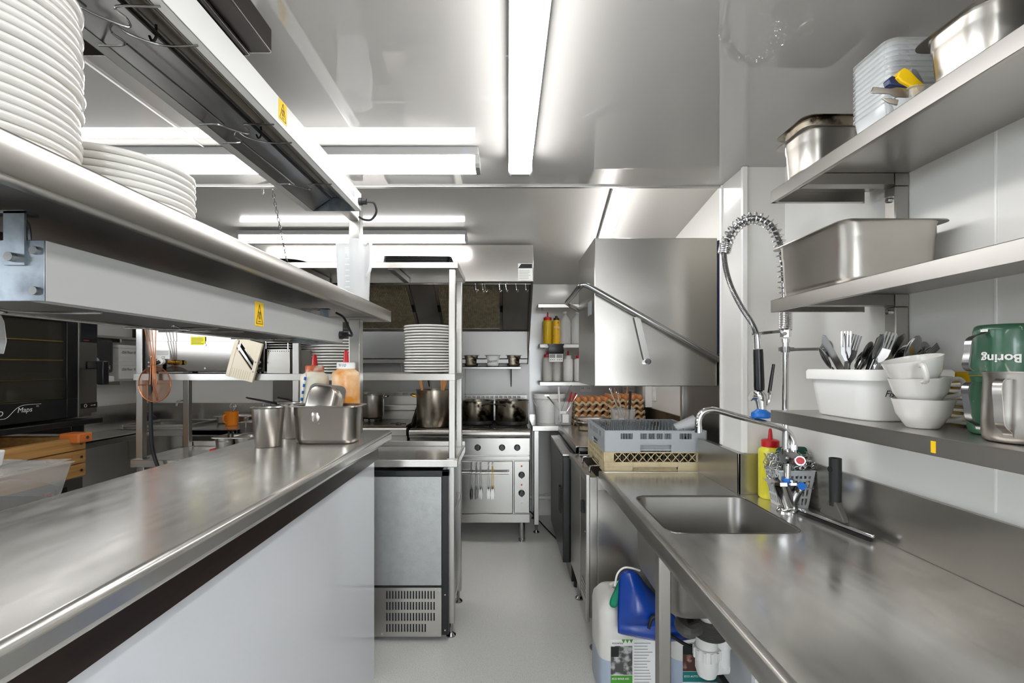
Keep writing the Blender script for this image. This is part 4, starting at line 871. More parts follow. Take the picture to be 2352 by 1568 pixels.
# ------------------------------------------------------------------ things on the rear bench
t = thing('white_bucket', 'white plastic bucket with lid and wire handle on the rear bench', 'bucket', (PX(1261, 4.29), 4.305, ZK+.0005))
B().lathe([(.112, 0), (.115, .004), (.134, .225), (.128, .225)], 36).build('pail', 'white_plastic', t)
B().lathe([(.140, .212), (.145, .216), (.145, .248), (.138, .256), (.130, .252), (.001, .25)], 36).build('lid', 'white_plastic', t)
B().tube(cr([(-.142, -.02, .20), (-.115, -.10, .15), (-.08, -.135, .18), (-.05, -.14, .205)], 6), .003, 6).build('handle', 'white_plastic', t)
def clear_tub(label, loc, sx, sy, h):
    t = thing('clear_tub', label, 'tub', loc)
    a, b = sx/2, sy/2
    B().loft([rr(a*.80, b*.80, .02, 0), rr(a*.82, b*.82, .022, .006), rr(a*.96, b*.96, .025, h-.006), rr(a, b, .025, h-.004), rr(a, b, .025, h), rr(a*.94, b*.94, .025, h), rr(a*.80, b*.80, .022, .008)]).build('tub_body', 'clear_plastic', t, angle=45)
    return t
c1 = clear_tub('clear plastic tub of tongs and whisks beside the bucket', (PX(1294, 4.06), 4.085, ZK+.0065), .16, .13, .19)
B().box(-.035, .02, -.0635, -.0627, .095, .118).build('paper_label', 'paper', c1)
B().box(-.012, .04, -.0645, -.0635, .02, .09).build('paper_label', 'paper', c1)
c2 = clear_tub('clear plastic tub of ladles in front of the egg trays', (PX(1430, 3.72), 3.72, ZK+.0005), .175, .16, .17)
B().box(-.045, -.005, -.072, -.0712, .075, .105).build('paper_label', 'paper', c2)
def stick(label, nm, a, b, r, mt, tip=None, cat='utensil'):
    a, b = Vector(a), Vector(b); t = thing(nm, label, cat, a); d = b-a
    B().tube([(0, 0, 0), d*.5, d], [r*.8, r, r], 8).build('shaft', mt, t)
    if tip == 'ring': B().tube([d+Vector((r*1.6*math.cos(q), 0, r*2.6*math.sin(q)+r*2)) for q in [2*PI*i/14 for i in range(14)]], r*.45, 6, True).build('loop', mt, t)
    if tip == 'grip': B().tube([d*.45, d*.7, d*.98, d], [r*1.6, r*1.9, r*1.7, r*.9], 8).build('grip', 'red' if mt == 'red' else 'black', t)
    if tip == 'cap': B().box(d.x-.018, d.x+.018, d.y-.006, d.y+.006, d.z-.005, d.z+.006).build('end', mt, t)
    if tip == 'bulb': B().ball((0, 0, .02), .02, .02, .035).build('whisk_head', 'chrome_dark', t)
    return t
q = Vector((PX(1294, 4.06), 4.085, ZK+.02))
stick('steel ladle leaning left over the white bucket', 'ladle', q+Vector((.03, .03, .03)), P(1256, 908, 4.02), .006, 'chrome', 'cap')
stick('white plastic spoon standing upright beside the bucket', 'plastic_spoon', q+Vector((-.025, -.02, .01)), P(1283, 888, 4.02), .008, 'white_plastic')
stick('thin steel skewer leaning far right out of the utensil tub', 'skewer', q+Vector((-.045, .02, .02)), P(1312, 884, 4.05), .003, 'chrome_dark')
stick('red handled tongs nearest the bucket in the utensil tub', 'red_tongs', q+Vector((.01, .03, .01)), P(1313, 900, 4.07), .007, 'red')
stick('red handled tongs beside the scissors in the utensil tub', 'red_tongs', q+Vector((.03, .035, .01)), P(1322, 902, 4.09), .007, 'red')
stick('steel whisk leaning right in the utensil tub', 'whisk', q+Vector((-.02, 0, .01)), P(1326, 906, 4.05), .005, 'chrome', 'bulb')
q = Vector((PX(1430, 3.72), 3.72, ZK+.012))
stick('steel ladle with looped end leaning left in the ladle tub', 'ladle', q+Vector((.02, 0, .02)), P(1402, 896, 3.74), .005, 'chrome', 'ring')
stick('second looped steel ladle leaning left in the ladle tub', 'ladle', q+Vector((.03, .02, .02)), P(1418, 904, 3.72), .005, 'chrome', 'ring')
stick('thin wooden stick standing at the back of the ladle tub', 'wooden_stick', q+Vector((-.01, .03, .02)), P(1411, 890, 3.76), .004, 'wood_spoon')
stick('long wooden spoon handle rising from the ladle tub', 'wooden_spoon', q+Vector((.02, .03, .02)), P(1441, 888, 3.76), .006, 'wood_spoon')
stick('black handled knife standing in the ladle tub', 'kitchen_knife', q+Vector((.045, -.01, .02)), P(1448, 898, 3.71), .006, 'black', 'grip')
for k in range(3):
    t = thing('oven_tray', 'steel oven tray, %s from the bottom of the pile before the egg trays' % ORD[k], 'tray', (PX(1358, 3.78), 3.78, ZK+.0006+k*.022), group='steel trays by the eggs')
    gn_pan(t, .25, .19, .05, 'pan_burnt' if k == 0 else 'pan_steel', step=False)
# eggs
def egg_tray(n):
    W_, N_ = .29, 40; p = W_/5
    vs = []; 
    for j in range(-1, N_+2):
        for i in range(-1, N_+2):
            ci, cj = max(0, min(N_, i)), max(0, min(N_, j)); x, y = -W_/2+W_*ci/N_, -W_/2+W_*cj/N_
            vs.append(Vector((x, y, .022+.020*math.cos(2*PI*(x+W_/2)/p)*.5+.020*math.cos(2*PI*(y+W_/2)/p)*.5)))
            if ci != i or cj != j: vs[-1] += Vector(((i-ci)*.004, (j-cj)*.004, -.020))
    N_ += 2
    fs = [(j*(N_+1)+i, j*(N_+1)+i+1, (j+1)*(N_+1)+i+1, (j+1)*(N_+1)+i) for j in range(N_) for i in range(N_)]
    o = B().add(vs, fs).build('egg_tray', 'pulp', angle=80, recalc=False)
    md = o.modifiers.new('thick', 'SOLIDIFY'); md.thickness = .003; md.offset = 1
    return o
tr0 = egg_tray(5)
prof = []
for k in range(11):
    a = PI*k/10; prof.append((max(.0001, .0215*math.sin(a)*(1+.10*math.cos(a))), -.028*math.cos(a)))
eg0 = B().lathe(prof, 14).build('egg', 'egg', angle=80)
used = [0, 0]
for si, (x0, y0, lay, nm) in enumerate(((PX(1356, 4.12), 4.15, 4, 'the egg stack beside the bucket'), (PX(1434, 4.06), 4.12, 5, 'the egg stack behind the ladle tub'))):
    dz = .054 if si == 0 else .046
    for l in range(lay):
        z = ZK+.002+l*dz
        if used[0] == 0: tr = tr0; used[0] = 1
        else: tr = dup(tr0, (0, 0, 0))
        place(tr, (x0+random.uniform(-.006, .006), y0, z), (0, 0, random.uniform(-.03, .03)))
        tag(tr, 'pulp egg tray, %s from the bottom of %s' % (ORD[l], nm), 'egg tray', 'egg trays in %s' % nm)
        for i in range(5):
            for j in range(5):
                if l < lay-1 and j > 0: continue
                if used[1] == 0: e = eg0; used[1] = 1
                else: e = dup(eg0, (0, 0, 0))
                place(e, (x0-.116+i*.058, y0-.116+j*.058, z+(.052 if l == lay-1 else .043)), (random.uniform(-.15, .15), random.uniform(-.15, .15), random.random()*6))
                top = l == lay-1
                tag(e, ('brown egg on the top layer of %s' if top else 'brown egg in a lower layer of %s') % nm, 'egg', ('eggs on top of %s' if top else 'eggs inside %s') % nm)
# ------------------------------------------------------------------ corner wall shelves with bottles
zs = [PZ(876, 4.25), PZ(789, 4.25), PZ(697, 4.25)]
for k, z in enumerate(zs):
    t = thing('bottle_shelf', ('lowest corner shelf carrying sauce bottles', 'middle corner shelf with the timer clipped on its edge', 'top corner shelf above the oil bottles')[k], 'shelf', (.6, 4.37, z))
    x0 = PX(1240, 4.25) if k < 2 else PX(1236, 4.25)
    B().box(x0, 1.18, 4.25, 4.499, z-.006, z).box(x0, 1.18, 4.25, 4.254, z-.035, z).box(x0, x0+.003, 4.25, 4.499, z-.035, z).build('board', 'steel_h' if k != 1 else 'white_plastic', t, world=True, bevel=.001)
    for x in (x0+.05, 1.0): B().box(x, x+.025, 4.30, 4.498, z-.035, z-.007).build('bracket', 'steel', t, world=True)
z1, z0 = zs[1], zs[0]
t = squeeze('yellow oil squeeze bottle with red top on the middle corner shelf', (PX(1258, 4.36), 4.365, z1+.0005), .043, .215, 'oil', 'red', 'red', nh=.05, neck=.8)
t = thing('spray_can', 'yellow cooking oil spray can on the middle corner shelf', 'can', (PX(1278, 4.32), 4.325, z1+.0005))
B().lathe([(.032, 0), (.034, .004), (.034, .20), (.026, .215), (.026, .218)], 24).build('can_body', 'spray_can', t)
B().lathe([(.027, .214), (.027, .232), (.012, .238), (.010, .252), (.001, .252)], 18).build('spray_cap', 'black', t)
text('OLD', .026, (-.026, -.0345, .14), (1, 0, 0), (0, 0, 1), 'paper', t, world=False)
for k, (px, lab) in enumerate(((1298, 'clear water bottle next to the spray can'), (1326, 'clear water bottle behind the hood handle'))):
    t = thing('water_bottle', lab, 'bottle', (PX(px, 4.36), 4.375, z1+.0005))
    B().lathe([(.050, 0), (.054, .006), (.054, .19), (.045, .225), (.018, .262), (.016, .285)], 28).build('bottle_body', 'frosted', t)
    B().lathe([(.018, .28), (.018, .298), (.001, .299)], 16).build('cap', 'white_plastic', t)
squeeze('tall greyish squeeze bottle at the start of the lowest corner shelf', (PX(1257, 4.36), 4.365, z0+.0005), .044, .215, 'hdpe', 'red', 'red', nh=.03)
squeeze('tall greyish squeeze bottle behind the hanging timer', (PX(1278, 4.40), 4.415, z0+.0005), .044, .215, 'hdpe', 'red', 'red', nh=.03)
for px, lab in ((1305, 'white squeeze bottle with red nozzle right of the timer'), (1330, 'white squeeze bottle with red nozzle nearest the dishwasher hood'), (1345, 'white squeeze bottle tucked behind the dishwasher hood')):
    squeeze(lab, (PX(px, 4.36), 4.365, z0+.0005), .045, .205, 'white_plastic', 'white_plastic' if px == 1305 else 'red', 'red', nh=.045)
t = thing('double_timer', 'white double kitchen timer hanging by black film off the middle shelf', 'timer', (PX(1277, 4.23), 4.235, PZ(820, 4.23)))
B().box(-.062, .062, 0, .012, -.042, .030).build('case', 'white_plastic', t, bevel=.004)
for s in (-1, 1):
    B().box(s*.031-.026, s*.031+.026, -.0015, 0, -.006, .024).build('screen', 'grey_print', t, bevel=.001)
    for k in (-1, 0, 1): B().cyl((s*.031+k*.016, 0, -.022), (s*.031+k*.016, -.003, -.022), .004, n=8).build('button', 'black_soft', t)
B().loft([rr(.068, .010, .004, .03, 0, .008), rr(.072, .016, .006, .06, 0, .004), rr(.064, .014, .006, .095, 0, .004), rr(.075, .018, .006, .118, 0, .010)]).build('black_film', 'black', t, angle=30)
B().loft([rr(.055, .007, .004, .028, 0, .006), rr(.058, .010, .004, .05, 0, .006)]).build('clear_bag', 'cling', t)
# ------------------------------------------------------------------ dishwasher
DX, DY0, DY1 = .385, 2.32, 2.95
t = thing('hood_dishwasher', 'pass through hood dishwasher with raised steel hood', 'dishwasher', (.7, 2.63, 0))
B().grid([DX+.012, DX+.05, 1.0, 1.05], [DY0, DY0+.03, DY1-.03, DY1], {(1, 1)}, lambda u, v, w: (u, v, w), .18, .862).build('body', 'steel_hood', t, world=True, bevel=.003)
B().box(DX+.05, 1.0, DY0+.03, DY1-.03, .60, .70).build('wash_tank', 'steel_dark', t, world=True)
B().box(DX-.005, DX+.012, DY0-.004, DY0+.022, .165, .875).box(DX-.005, DX+.012, DY0, DY1, .835, .868).build('front_edge', 'steel_h', t, world=True, bevel=.002)
B().box(DX+.002, DX+.011, DY0+.24, DY1-.01, .20, .83).build('front_panel', 'steel_h', t, world=True, bevel=.002)
B().box(DX+.002, DX+.011, DY0+.03, DY0+.22, .20, .83).build('control_panel', 'steel_dark', t, world=True, bevel=.002)
B().box(DX-.014, DX+.004, DY0+.09, DY0+.13, .66, .72).build('control_knob', 'black', t, world=True, bevel=.003)
for k in range(4): B().box(DX-.001, DX+.003, DY0+.05, DY0+.16, .24+k*.022, .252+k*.022).build('louvre', 'steel_h', t, world=True)
for k in range(3): B().cyl((DX+.002, DY0+.05, .40+k*.09), (DX-.004, DY0+.05, .40+k*.09), .007, n=10).build('button', 'chrome', t, world=True)
B().box(DX+.05, 1.04, DY0-.003, DY0+.001, .80, .862).build('side_lip', 'steel_h', t, world=True, bevel=.001)
for x in (DX+.05, 1.0):
    for y in (DY0+.06, DY1-.06): B().cyl((x, y, .0), (x, y, .182), .016).lathe([(.028, 0), (.028, .007), (.014, .02)], 18, (x, y, 0)).build('leg', 'chrome_dark', t, world=True)
for y in (DY0+.10, DY0+.33):
    B().tube(cr([(DX+.03, y, .80), (DX+.03, y, .885), (DX+.035, y+.005, .893), (DX+.05, y+.01, .895), (DX+.15, y+.012, .895)], 4), .005, 8).build('rack_guide', 'chrome', t, world=True)
B().box(DX+.06, 1.0, DY0+.005, DY0+.02, .862, .880).box(DX+.06, 1.0, DY1-.02, DY1-.005, .862, .880).build('rack_rail', 'steel_black', t, world=True)
HX0, HX1, HY0, HY1, HZ0, HZ1 = .42, 1.017, 2.32, 2.83, 1.303, 2.022
hd = B().prism([(HX0, HY0), (HX1, HY0), (HX1, HY1), (HX0, HY1)], lambda u, v, w: (u, v, w), HZ0, HZ1).build('hood', 'steel_hood', t, world=True, bevel=.004)
for m_ in (): pass
# columns and rear panel on the wall side
for y in (2.285, 2.802): B().box(1.02, 1.045, y, y+.033, .862, 1.46).build('column', 'steel', t, world=True, bevel=.003)
B().box(1.035, 1.045, 2.318, 2.80, .862, 1.46).build('rear_panel', 'steel_dark', t, world=True)
B().box(1.019, 1.028, 2.318, 2.33, 1.46, 2.01).build('hood_seal', 'navy', t, world=True)
# lift handle
yh = 2.285
A, Bq = Vector((1.03, yh, PZ(832, yh))), P(1352, 657, yh)
hp = [A, A*.5+Bq*.5, Bq, Bq+Vector((-.022, .01, .008)), Bq+Vector((-.036, .05, .004)), Bq+Vector((-.036, .30, -.002)), Bq+Vector((-.036, .54, -.004)), Bq+Vector((-.022, .575, -.01)), Bq+Vector((0, .585, -.025)), Vector((1.03, 2.87, A.z))]
pts = [hp[0], hp[1]]+cr(hp[2:9], 5)+[hp[9]]
B().tube(pts, .0135, 14).build('lift_handle', 'chrome_dark', t, world=True)
a, b = P(1463, 727, 2.300), P(1487, 830, 2.300)
B().bar(a, b, .028, .006, (0, 1, 0)).build('link_arm', 'steel', t, world=True)
B().cyl(b+Vector((0, .02, 0)), b+Vector((0, -.012, 0)), .015).build('link_pivot', 'chrome', t, world=True)
B().box(HX0-.002, HX0, 2.40, 2.50, 1.66, 1.73).build('rating_plate', 'grey_print', t, world=True)
# ------------------------------------------------------------------ wash racks
RXc, RYc = .722, 2.583
def rot_rack(o): o.rotation_euler = (0, 0, math.radians(-.6))
t = thing('beige_rack', 'beige plastic wash rack with diagonal lattice sides below the grey one', 'rack', (RXc, RYc, .881))
h = .25
B().grid([-h, -.11, .11, h], [0, .006, .028, .052], {(1, 1)}, lambda u, v, w: (u, w, v), -h, -h+.006).build('lower_band', 'beige_rack', t, bevel=.001)
for s, ax in ((1, 0), (-1, 1), (1, 1)):
    f = (lambda u, v, w: (u, w, v)) if ax == 0 else (lambda u, v, w: (w, u, v))
    B().grid([-h, -.11, .11, h], [0, .006, .028, .052], {(1, 1)}, f, s*h, s*(h-.006)).build('lower_band', 'beige_rack', t, bevel=.001)
for sx in (-1, 1):
    for sy in (-1, 1): B().box(min(sx*h, sx*(h-.05)), max(sx*h, sx*(h-.05)), sy*(h-.005)-.003, sy*(h-.005)+.003, .052, .100).box(sx*(h-.005)-.003, sx*(h-.005)+.003, min(sy*h, sy*(h-.05)), max(sy*h, sy*(h-.05)), .052, .100).build('corner_post', 'beige_rack', t, bevel=.001)
B().grid([-h, -h+.01, h-.01, h], [-h, -h+.01, h-.01, h], {(1, 1)}, lambda u, v, w: (u, v, w), .096, .101).build('top_rail', 'beige_rack', t)
for ax in (0, 1):
    for s in (-1, 1):
        b = B(); n = 10; w_ = .40/n
        for k in range(n):
            for (p, q) in ((0, 1), (1, 0)):
                u0, u1 = -.20+k*w_+(p*w_), -.20+k*w_+(q*w_)
                A_ = (u0, s*(h-.004), .052) if ax == 0 else (s*(h-.004), u0, .052); B_ = (u1, s*(h-.004), .097) if ax == 0 else (s*(h-.004), u1, .097)
                b.bar(A_, B_, .003, .005, (0, 1, 0) if ax == 0 else (1, 0, 0))
        b.build('lattice', 'beige_rack', t)
b = B()
for k in range(13): b.box(-h+.006, h-.006, -.24+k*.04-.002, -.24+k*.04+.002, .008, .014).box(-.24+k*.04-.002, -.24+k*.04+.002, -h+.006, h-.006, .008, .014)
b.build('base_grid', 'beige_rack', t)
for s in (-1, 1): B().box(-.112, .112, s*(h-.026)-.003, s*(h-.026)+.003, .0, .05).build('hand_hold', 'beige_rack', t)
b = B()
for i in range(12):
    for j in range(8): b.cyl((-.22+i*.04, -.21+j*.06, .014), (-.22+i*.04, -.21+j*.06, .092), .003, n=5)
o = b.build('pegs', 'dirt_steel', t); o['kind'] = 'stuff'; rot_rack(t)
t = thing('grey_rack', 'grey plastic peg rack stacked on the beige wash rack', 'rack', (RXc, RYc, .983))
us = [-h, -.175, -.120, -.085, -.050, -.045, -.010, -.005, .030, .035, .070, .108, .165, h]
slots = {1, 3, 5, 7, 9, 11}
slots = {(i, 3) for i in (1, 3, 5, 7, 9, 11)}
us = [-h, -.168, -.110, -.073, -.040, -.034, -.001, .005, .038, .044, .078, .118, .176, h]
vs_ = [0, .004, .034, .062, .090, .100]
for ax in (0, 1):
    for s in (-1, 1):
        f = (lambda u, v, w: (u, w, v)) if ax == 0 else (lambda u, v, w: (w, u, v))
        H = {(i, 3) for i in (1, 3, 5, 7, 9, 11)} | {(i, j) for i in (3, 4, 5, 6, 7, 8, 9) for j in (0, 1)}
        B().grid(us, vs_, H, f, s*h, s*(h-.006)).build('side', 'grey_rack', t)
        for i in (1, 3, 5, 7, 9, 11):
            n = 4; b = B()
            for k in range(n): 
                u = us[i]+(k+.5)*(us[i+1]-us[i])/n
                b.box(*((u-.0015, u+.0015, min(s*h, s*(h-.006))+.001, max(s*h, s*(h-.006))-.001) if ax == 0 else (min(s*h, s*(h-.006))+.001, max(s*h, s*(h-.006))-.001, u-.0015, u+.0015)), .062, .090)
            b.build('slot_bars', 'peg', t)['kind'] = 'stuff'
B().grid([-h, -h+.012, h-.012, h], [-h, -h+.012, h-.012, h], {(1, 1)}, lambda u, v, w: (u, v, w), .100, .104).build('top_rail', 'grey_rack', t, bevel=.001)
b = B()
for k in range(13): b.box(-h+.006, h-.006, -.24+k*.04-.002, -.24+k*.04+.002, .006, .012).box(-.24+k*.04-.002, -.24+k*.04+.002, -h+.006, h-.006, .006, .012)
b.build('base_grid', 'grey_rack', t)
for s in (-1, 1): B().box(-.078, .078+.006, s*(h-.026)-.003, s*(h-.026)+.003, .0, .04).build('hand_hold', 'grey_rack', t)
b = B()
for i in range(12):
    for j in range(9): b.cyl((-.22+i*.035, -.22+j*.055, .010), (-.22+i*.035, -.22+j*.055, .104), .0042, .0034, n=6)
o = b.build('pegs', 'peg', t); o['kind'] = 'stuff'; rot_rack(t)
t = thing('glass_tumbler', 'smoky plastic tumbler lying in the grey peg rack', 'tumbler', (.90, 2.47, 1.085))
B().lathe([(.028, 0), (.036, .11), (.034, .11), (.027, .004), (.001, .004)], 24).build('cup', 'frosted', t)
t.rotation_euler = (.3, 1.15, .2); t.location = (.865, 2.47, 1.075)
# ------------------------------------------------------------------ sink bench
t = thing('sink_bench', 'long stainless sink bench with splashback along the right wall', 'sink bench', (.76, 1.0, 0))
BX0, BX1, BY0, BY1, ZT = .462, 1.09, -.5, 2.285, .895
hole = rr(.2085, .2115, .05, ZT, .698, 1.6585, 6); out = rr(.314, .45, .0005, ZT, .776, 1.65, 6)
B().loft([out, hole], False, False).add([(BX0, BY0, ZT), (BX1, BY0, ZT), (BX1, 1.20, ZT), (BX0, 1.20, ZT)], [(0, 1, 2, 3)])\
   .add([(BX0, 2.10, ZT), (.92, 2.10, ZT), (.92, BY1, ZT), (BX0, BY1, ZT)], [(0, 1, 2, 3)]).build('top', 'worktop', t, world=True, recalc=False)
B().box(BX0, .60, BY0, 1.0, ZT-.03, ZT-.004).box(.60, BX1, BY0, 1.2, ZT-.03, ZT-.004).build('top_core', 'steel_dark', t, world=True)
B().prism([(.434, .853), (.434, .897), (.438, .901), (.452, .901), (.462, .895), (.462, .890), (.437, .890), (.437, .853)], lambda u, v, w: (u, w, v), BY0, BY1).build('front_edge', 'steel_h', t, world=True, angle=60)
B().box(.434, .92, BY1-.003, BY1, .853, .897).build('end_edge', 'steel_h', t, world=True)
B().box(BX1-.004, BX1+.006, BY0, 1.885, ZT, 1.056).box(BX1-.004, 1.099, BY0, 1.885, 1.053, 1.057).build('splashback', 'steel_hood', t, world=True, bevel=.0015)
B().box(.908, BX1-.004, 1.885, 1.895, ZT, 1.056).box(.908, .918, 1.885, BY1, ZT, 1.056).box(.908, .935, 1.885, BY1, 1.053, 1.057).build('pier_splashback', 'steel_hood', t, world=True, bevel=.0015)
bowl = [rr(.2085, .2115, .05, ZT, .698, 1.6585, 6), rr(.2055, .2085, .05, ZT-.006, .698, 1.6585, 6), rr(.2035, .2065, .05, .66, .698, 1.6585, 6), rr(.19, .193, .05, .628, .698, 1.6585, 6), rr(.15, .15, .05, .622, .698, 1.6585, 6)]
sk = B().loft(bowl, False, True).build('sink_bowl', 'sink_steel', t, world=True, recalc=False)
md = sk.modifiers.new('thick', 'SOLIDIFY'); md.thickness = .0015; md.offset = 1
B().tube(rr(.2085, .2115, .05, ZT+.0004, .698, 1.6585, 6), .0016, 6, True).build('sink_lip', 'chrome_dark', t, world=True)
B().lathe([(.045, .6235), (.04, .6255), (.02, .6245)], 20, (.698, 1.6585, 0)).build('drain', 'chrome', t, world=True)
for x, y in ((.437, 1.385), (.437, -.3), (1.05, 1.385), (1.05, -.3)): B().box(x, x+.036, y, y+.036, .0, .853).build('leg', 'steel_dark', t, world=True, bevel=.003)
# drain trap
t = thing('drain_trap', 'white plastic bottle trap with grey hose under the sink', 'drain trap', (.698, 1.6585, .33))
B().cyl((.698, 1.6585, .618), (.698, 1.6585, .52), .03).build('tail_pipe', 'pvc', t, world=True)
b = B()
for k in range(9): b.lathe([(.05, .47+k*.006), (.054, .473+k*.006), (.05, .476+k*.006)], 24, (.70, 1.655, 0))
b.build('ribbed_nut', 'hose_grey', t, world=True)
B().tube(cr([(.66, 1.65, .50), (.63, 1.62, .51), (.60, 1.60, .515), (.60, 1.66, .51), (.66, 1.72, .50), (.75, 1.75, .47)], 6), .022, 10).build('grey_hose', 'hose_grey', t, world=True)
B().lathe([(.036, .475), (.036, .435), (.042, .433), (.042, .395), (.038, .392), (.038, .36), (.030, .335), (.015, .325), (.001, .324)], 24, (.688, 1.655, 0)).build('trap_cup', 'pvc', t, world=True)
b = B()
for k in range(12): a = 2*PI*k/12; b.box(-.004, .004, .040, .046, .397, .431, Matrix.Translation((.688, 1.655, 0)) @ Matrix.Rotation(a, 4, 'Z'))
b.build('nut_ribs', 'pvc', t, world=True)
B().cyl((.745, 1.665, .475), (.745, 1.665, .36), .027).cyl((.70, 1.66, .36), (.76, 1.668, .36), .027).cyl((.745, 1.665, .47), (.745, 1.665, .43), .032).build('outlet_pipe', 'pvc', t, world=True)
# ------------------------------------------------------------------ pre-rinse tap
TX, TY = .974, 1.672
t = thing('pre_rinse_tap', 'chrome pre-rinse tap with spring hose and swing spout', 'tap', (TX, TY, ZT))
def Q(px, py, dy=0): return P(px, py, TY+dy)
B().lathe([(.034, 0), (.034, .004), (.029, .008), (.027, .014)], 24, (TX, TY, ZT)).build('base_flange', 'chrome', t, world=True)
B().tube([Q(1815, 1168), Q(1818, 1150), Q(1830, 1128), Q(1836, 1118)], [.024, .019, .017, .015], 14).build('valve_body', 'chrome_dark', t, world=True)
B().tube([Q(1812, 1165), Q(1802, 1135), Q(1795, 1112)], [.022, .024, .026], 14).build('valve_body', 'chrome_dark', t, world=True)
B().cyl(Q(1798, 1112), Q(1797, 1104), .028, n=8).cyl(Q(1811, 1112), Q(1811, 1100), .018, n=6).build('body_nut', 'chrome', t, world=True)
B().cyl(Q(1836, 1125, -.02), Q(1841, 1117, -.035), .014).build('cold_knob', 'chrome', t, world=True)
B().cyl(Q(1841, 1117, -.035), Q(1842, 1116, -.042), .013).build('cold_button', 'blue_plastic', t, world=True)
B().bar(Q(1798, 1112, -.01), Q(1842, 1111, -.03), .006, .008).build('knob_stem', 'chrome', t, world=True)
B().add([Q(1751, 1097), Q(1776, 1101), Q(1783, 1108), Q(1762, 1108), Q(1751, 1097, -.03), Q(1776, 1101, -.03), Q(1783, 1108, -.03), Q(1762, 1108, -.03)], [(0, 1, 2, 3), (7, 6, 5, 4), (0, 4, 5, 1), (1, 5, 6, 2), (2, 6, 7, 3), (3, 7, 4, 0)]).bar(Q(1780, 1096), Q(1790, 1110), .012, .012).build('lever', 'chrome', t, world=True)
B().cyl(Q(1808, 1105), Q(1808, 1097), .0155).build('blue_collar', 'blue_plastic', t, world=True)
B().cyl(Q(1808, 1103), Q(1808, 1062), .0115).build('lower_riser', 'chrome', t, world=True)
B().tube([Q(1796, 1048), Q(1812, 1050), Q(1830, 1055), Q(1836, 1056)], [.024, .027, .022, .017], 14).cyl(Q(1808, 1068), Q(1806, 1030), .016).build('mixer_head', 'chrome_dark', t, world=True)
B().cyl(Q(1834, 1056, -.01), Q(1838, 1058, -.035), .016).build('hot_knob', 'chrome', t, world=True)
B().cyl(Q(1838, 1058, -.035), Q(1839, 1058, -.041), .0125).build('hot_button', 'red', t, world=True)
B().bar(Q(1838, 1060, -.02), Q(1810, 1062, -.03), .008, .006).build('lever', 'chrome', t, world=True)
B().cyl(Q(1820, 1032), Q(1820, 1020), .0165, n=6).cyl(Q(1821, 1048), Q(1820, 1030), .013).build('spout_nut', 'chrome', t, world=True)
sp = [Q(1820, 1026), Q(1821, 1012), Q(1813, 995), Q(1795, 982), Q(1760, 972), Q(1700, 957), Q(1650, 943), Q(1632, 941), Q(1615, 946), Q(1605, 962), Q(1604, 985)]
B().tube(cr(sp, 5), .0108, 12).build('swing_spout', 'chrome', t, world=True)
B().cyl(Q(1604, 978), Q(1604, 993), .0125).build('spout_tip', 'chrome', t, world=True)
B().cyl(Q(1804, 1032), Q(1804, 783), .0105).build('riser', 'chrome', t, world=True)
B().cyl(Q(1804, 786), Q(1804, 778), .014).cyl(Q(1804, 774), Q(1804, 758), .0185, n=8).build('riser_collar', 'chrome', t, world=True)
B().cyl(Q(1803, 766, -.016), Q(1803, 766, -.024), .007).build('collar_screw', 'chrome_dark', t, world=True)
# hose path and spring
path = [Q(1804, 760), Q(1804, 718), Q(1801, 640), Q(1797, 590), Q(1790, 556), Q(1775, 522), Q(1752, 505), Q(1728, 501), Q(1702, 510), Q(1681, 532), Q(1668, 560), Q(1663, 582)]
sm = cr(path, 14)
ls = [0]
for i in range(1, len(sm)): ls.append(ls[-1]+(sm[i]-sm[i-1]).length)
def at(s):
    s = max(0, min(ls[-1]-1e-6, s)); i = 0
    while ls[i+1] < s: i += 1
    f = (s-ls[i])/(ls[i+1]-ls[i]); return sm[i].lerp(sm[i+1], f), (sm[i+1]-sm[i]).normalized()
Ls = ls[-1]; pts = []; s = 0; ang = 0
nrm_ = Vector((0, 1, 0))
while s < Ls:
    tight = s < .072 or s > Ls-.035
    pitch = .0062 if tight else .0185
    p, d_ = at(s); x_ = d_.cross(nrm_).normalized(); r_ = .0195
    pts.append(p+x_*r_*math.cos(ang)+nrm_*r_*math.sin(ang)); ang += 2*PI/12; s += pitch/12
B().tube(pts, .0026, 6).build('spring', 'chrome', t, world=True)
hose = path[1:]+[Q(1668, 620), Q(1681, 662), Q(1703, 705), Q(1727, 742), Q(1738, 768)]
hp = cr(hose, 30); b = B()
rad = [.0098 if i % 2 else .0086 for i in range(len(hp))]
b.tube(hp, rad, 10).build('flex_hose', 'chrome_dark', t, world=True)
B().bar(Q(1728, 767), Q(1800, 760), .010, .004, (0, 1, 0)).tube([Q(1738, 767)+Vector((.014*math.cos(a), .014*math.sin(a), 0)) for a in [2*PI*i/16 for i in range(16)]], .003, 6, True).build('hose_ring', 'chrome', t, world=True)
B().cyl(Q(1738, 766), Q(1740, 800), .0115).build('hose_end', 'chrome', t, world=True)
b = B(); m0, m1 = Q(1741, 802), Q(1744, 896)
b.tube([m0, m0.lerp(m1, .1), m0.lerp(m1, .9), m1], [.0155, .0165, .0172, .016], 16).build('spray_grip', 'black', t, world=True)
B().tube([Q(1744, 896), Q(1745, 908), Q(1748, 922), Q(1750, 945)], [.010, .020, .018, .0135], 14).cyl(Q(1747, 912), Q(1728, 910), .012, .014).cyl(Q(1728, 910), Q(1725, 909), .017).build('spray_valve', 'chrome', t, world=True)
B().tube(cr([Q(1752, 930), Q(1762, 928), Q(1769, 912), Q(1768, 898)], 5), .0065, 8).build('trigger_arm', 'chrome', t, world=True)
B().tube([Q(1767, 902), Q(1772, 868), Q(1777, 836)], [.0062, .0058, .005], 8).build('trigger', 'black', t, world=True)
